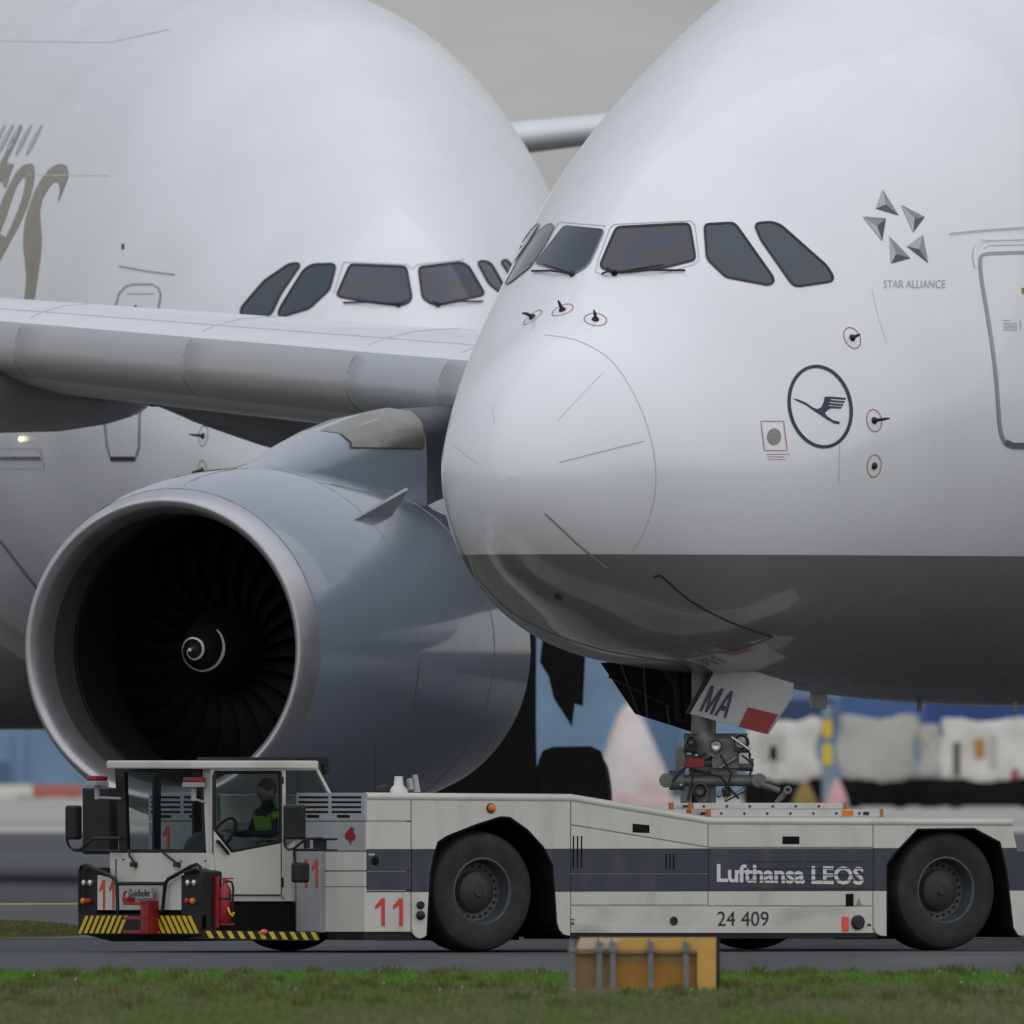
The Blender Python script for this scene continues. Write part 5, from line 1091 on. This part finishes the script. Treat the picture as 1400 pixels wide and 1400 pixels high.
def cart(x0, x1, yt, D, body, label, extras=()):
    s = FPX / D; c = px_at((x0 + x1) / 2, 1000, D); o = empty('baggage_cart', Vector((c.x, c.y, .39))); bpy.context.view_layer.update(); oi = minv(o); w = (x1 - x0) / s / 2
    tag(o, label, 'baggage cart', 'carts parked behind the nose gear'); h = (1000 - yt) / s + CAM_H - .39
    mb = MB(); mb.span((-w, -.8, .7), (w, .8, h)); bo = mb.build('container', body, o, bevel=.12)
    bmx = bmesh.new(); bmx.from_mesh(bo.data); bmesh.ops.subdivide_edges(bmx, edges=bmx.edges[:], cuts=5, use_grid_fill=True)
    for v in bmx.verts: v.co += Vector((math.sin(v.co.z * 5 + x0) * .07 + rng.normal() * .03, 0, math.sin(v.co.x * 4 + x0) * .06 + rng.normal() * .03))
    bmx.to_mesh(bo.data); bmx.free()
    mb = MB(); mb.span((-w - .1, -.75, .06), (w + .3, .75, .72)); mb.build('chassis', 'dark', o)
    for sx in (-1, 1):
        for sy in (-1, 1):
            mb = MB(); mb.lathe([(-.1,.1),(-.12,.22),(-.1,.3),(.1,.3),(.12,.22),(.1,.1)], (sx * (w - .35), sy * .7, .3), (0, 1, 0), 20, True); mb.build('wheel', 'dark', o, smooth=True)
    for a, b, c_, d, m in extras:
        p, q = oi @ px_at(a, d, D), oi @ px_at(c_, b, D); mb = MB(); mb.span((p.x, -.84, p.z), (q.x, -.79, q.z)); mb.build('panel', m, bo)
    return o
cw = mat('container_white', (.74, .72, .68), .5, var=.3, scale=1.2); cg = mat('container_grey', (.50, .49, .46), .5, var=.25, scale=1); dk = mat('dark_panel', (.07, .07, .075), .5)
cart(1022, 1118, 985, 955, cw, 'white cart with grey patches, leftmost of the far carts', ((1040,1005,1072,1040,cg), (1052,1020,1062,1055,cg)))
cart(1148, 1250, 982, 950, cg, 'plain pale grey cart between the two white carts far behind')
cart(1258, 1285, 995, 960, cg, 'narrow grey cart tucked beside the large white cart')
cart(1287, 1424, 986, 948, cw, 'large white cart with dark slots at the right edge of the photo', ((1303,1015,1312,1060,dk), (1332,1010,1345,1036,mat('orange_patch', (.4,.2,.05), .5)), (1352,1005,1362,1050,cg), (1383,1052,1391,1066,'red')))
SPX = empty('marker_post', Vector((px_at(1131, 1000, 940).x, 540, .39))); bpy.context.view_layer.update(); tag(SPX, 'blue grey post with two yellow plates between the far carts', 'sign post'); XI = minv(SPX)
mb = MB(); mb.span((-.12, -.05, 0), (.12, .05, 2.5)); mb.build('post', mat('post_blue', (.2,.25,.33), .5), SPX)
for y0, y1 in ((985,1008), (1018,1046)):
    a, b = XI @ px_at(1124, y1, 940), XI @ px_at(1138, y0, 940); mb = MB(); mb.span((a.x, -.09, a.z), (b.x, -.052, b.z)); mb.build('yellow_plate', 'yel', SPX)
def heap(x0, x1, yt, D, m, m2, name, label, cat, lean=0):
    s = FPX / D; c = px_at((x0 + x1) / 2, 1000, D); o = empty(name, Vector((c.x, c.y, .39))); tag(o, label, cat); w = (x1 - x0) / s / 2; h = (1000 - yt) / s + CAM_H - .39
    mb = MB(); pr = [(.34,1.0),(.7,.93),(1.1,.84),(1.6,.68),(2.1,.5),(2.5,.3),(2.75,.12),(2.8,0)]; k = h / 2.8
    n = 26
    for i, (z, r) in enumerate(pr): mb.v += [(math.cos(2*math.pi*j/n) * r * w * (1 + .05 * math.sin(j * 2.1 + i)) + lean * z / 2.8, math.sin(2*math.pi*j/n) * r * w, z * k) for j in range(n)]
    mb.f = [(i*n+j, i*n+(j+1)%n, (i+1)*n+(j+1)%n, (i+1)*n+j) for i in range(len(pr)-1) for j in range(n)]; mb.build('cover', m, o, smooth=True)
    mb = MB(); mb.lathe([(0, w * 1.05), (.3 * k, w * 1.02), (.36 * k, w * .98), (.36 * k, 0)], (0, 0, 0), (0, 0, 1), 26); mb.build('skirt', m2, o, smooth=True)
heap(818, 918, 962, 960, mat('white_pink_cover', (.62, .58, .57), .7, col2=(.56, .46, .45), scale=.8, grime=((.5, .22, .2), .9, .55, (1, 1, 1))), mat('pink_skirt', (.55, .34, .34), .7, col2=(.6, .5, .48), scale=1.2), 'covered_cone', 'tall pale pink and white cone shape left of the nose gear', 'cone', -.15)
heap(1128, 1160, 1064, 930, mat('pink_cover', (.6, .35, .36), .7, var=.2), mat('red_skirt', (.4, .1, .1), .7, var=.2), 'marker_cone', 'small pink marker between the far carts', 'cone')
heap(1082, 1118, 1068, 925, mat('ochre_cover', (.25, .17, .04), .7, var=.3), 'dark', 'marker_cone', 'small ochre marker below the leftmost far cart', 'cone')
bpy.context.view_layer.update()
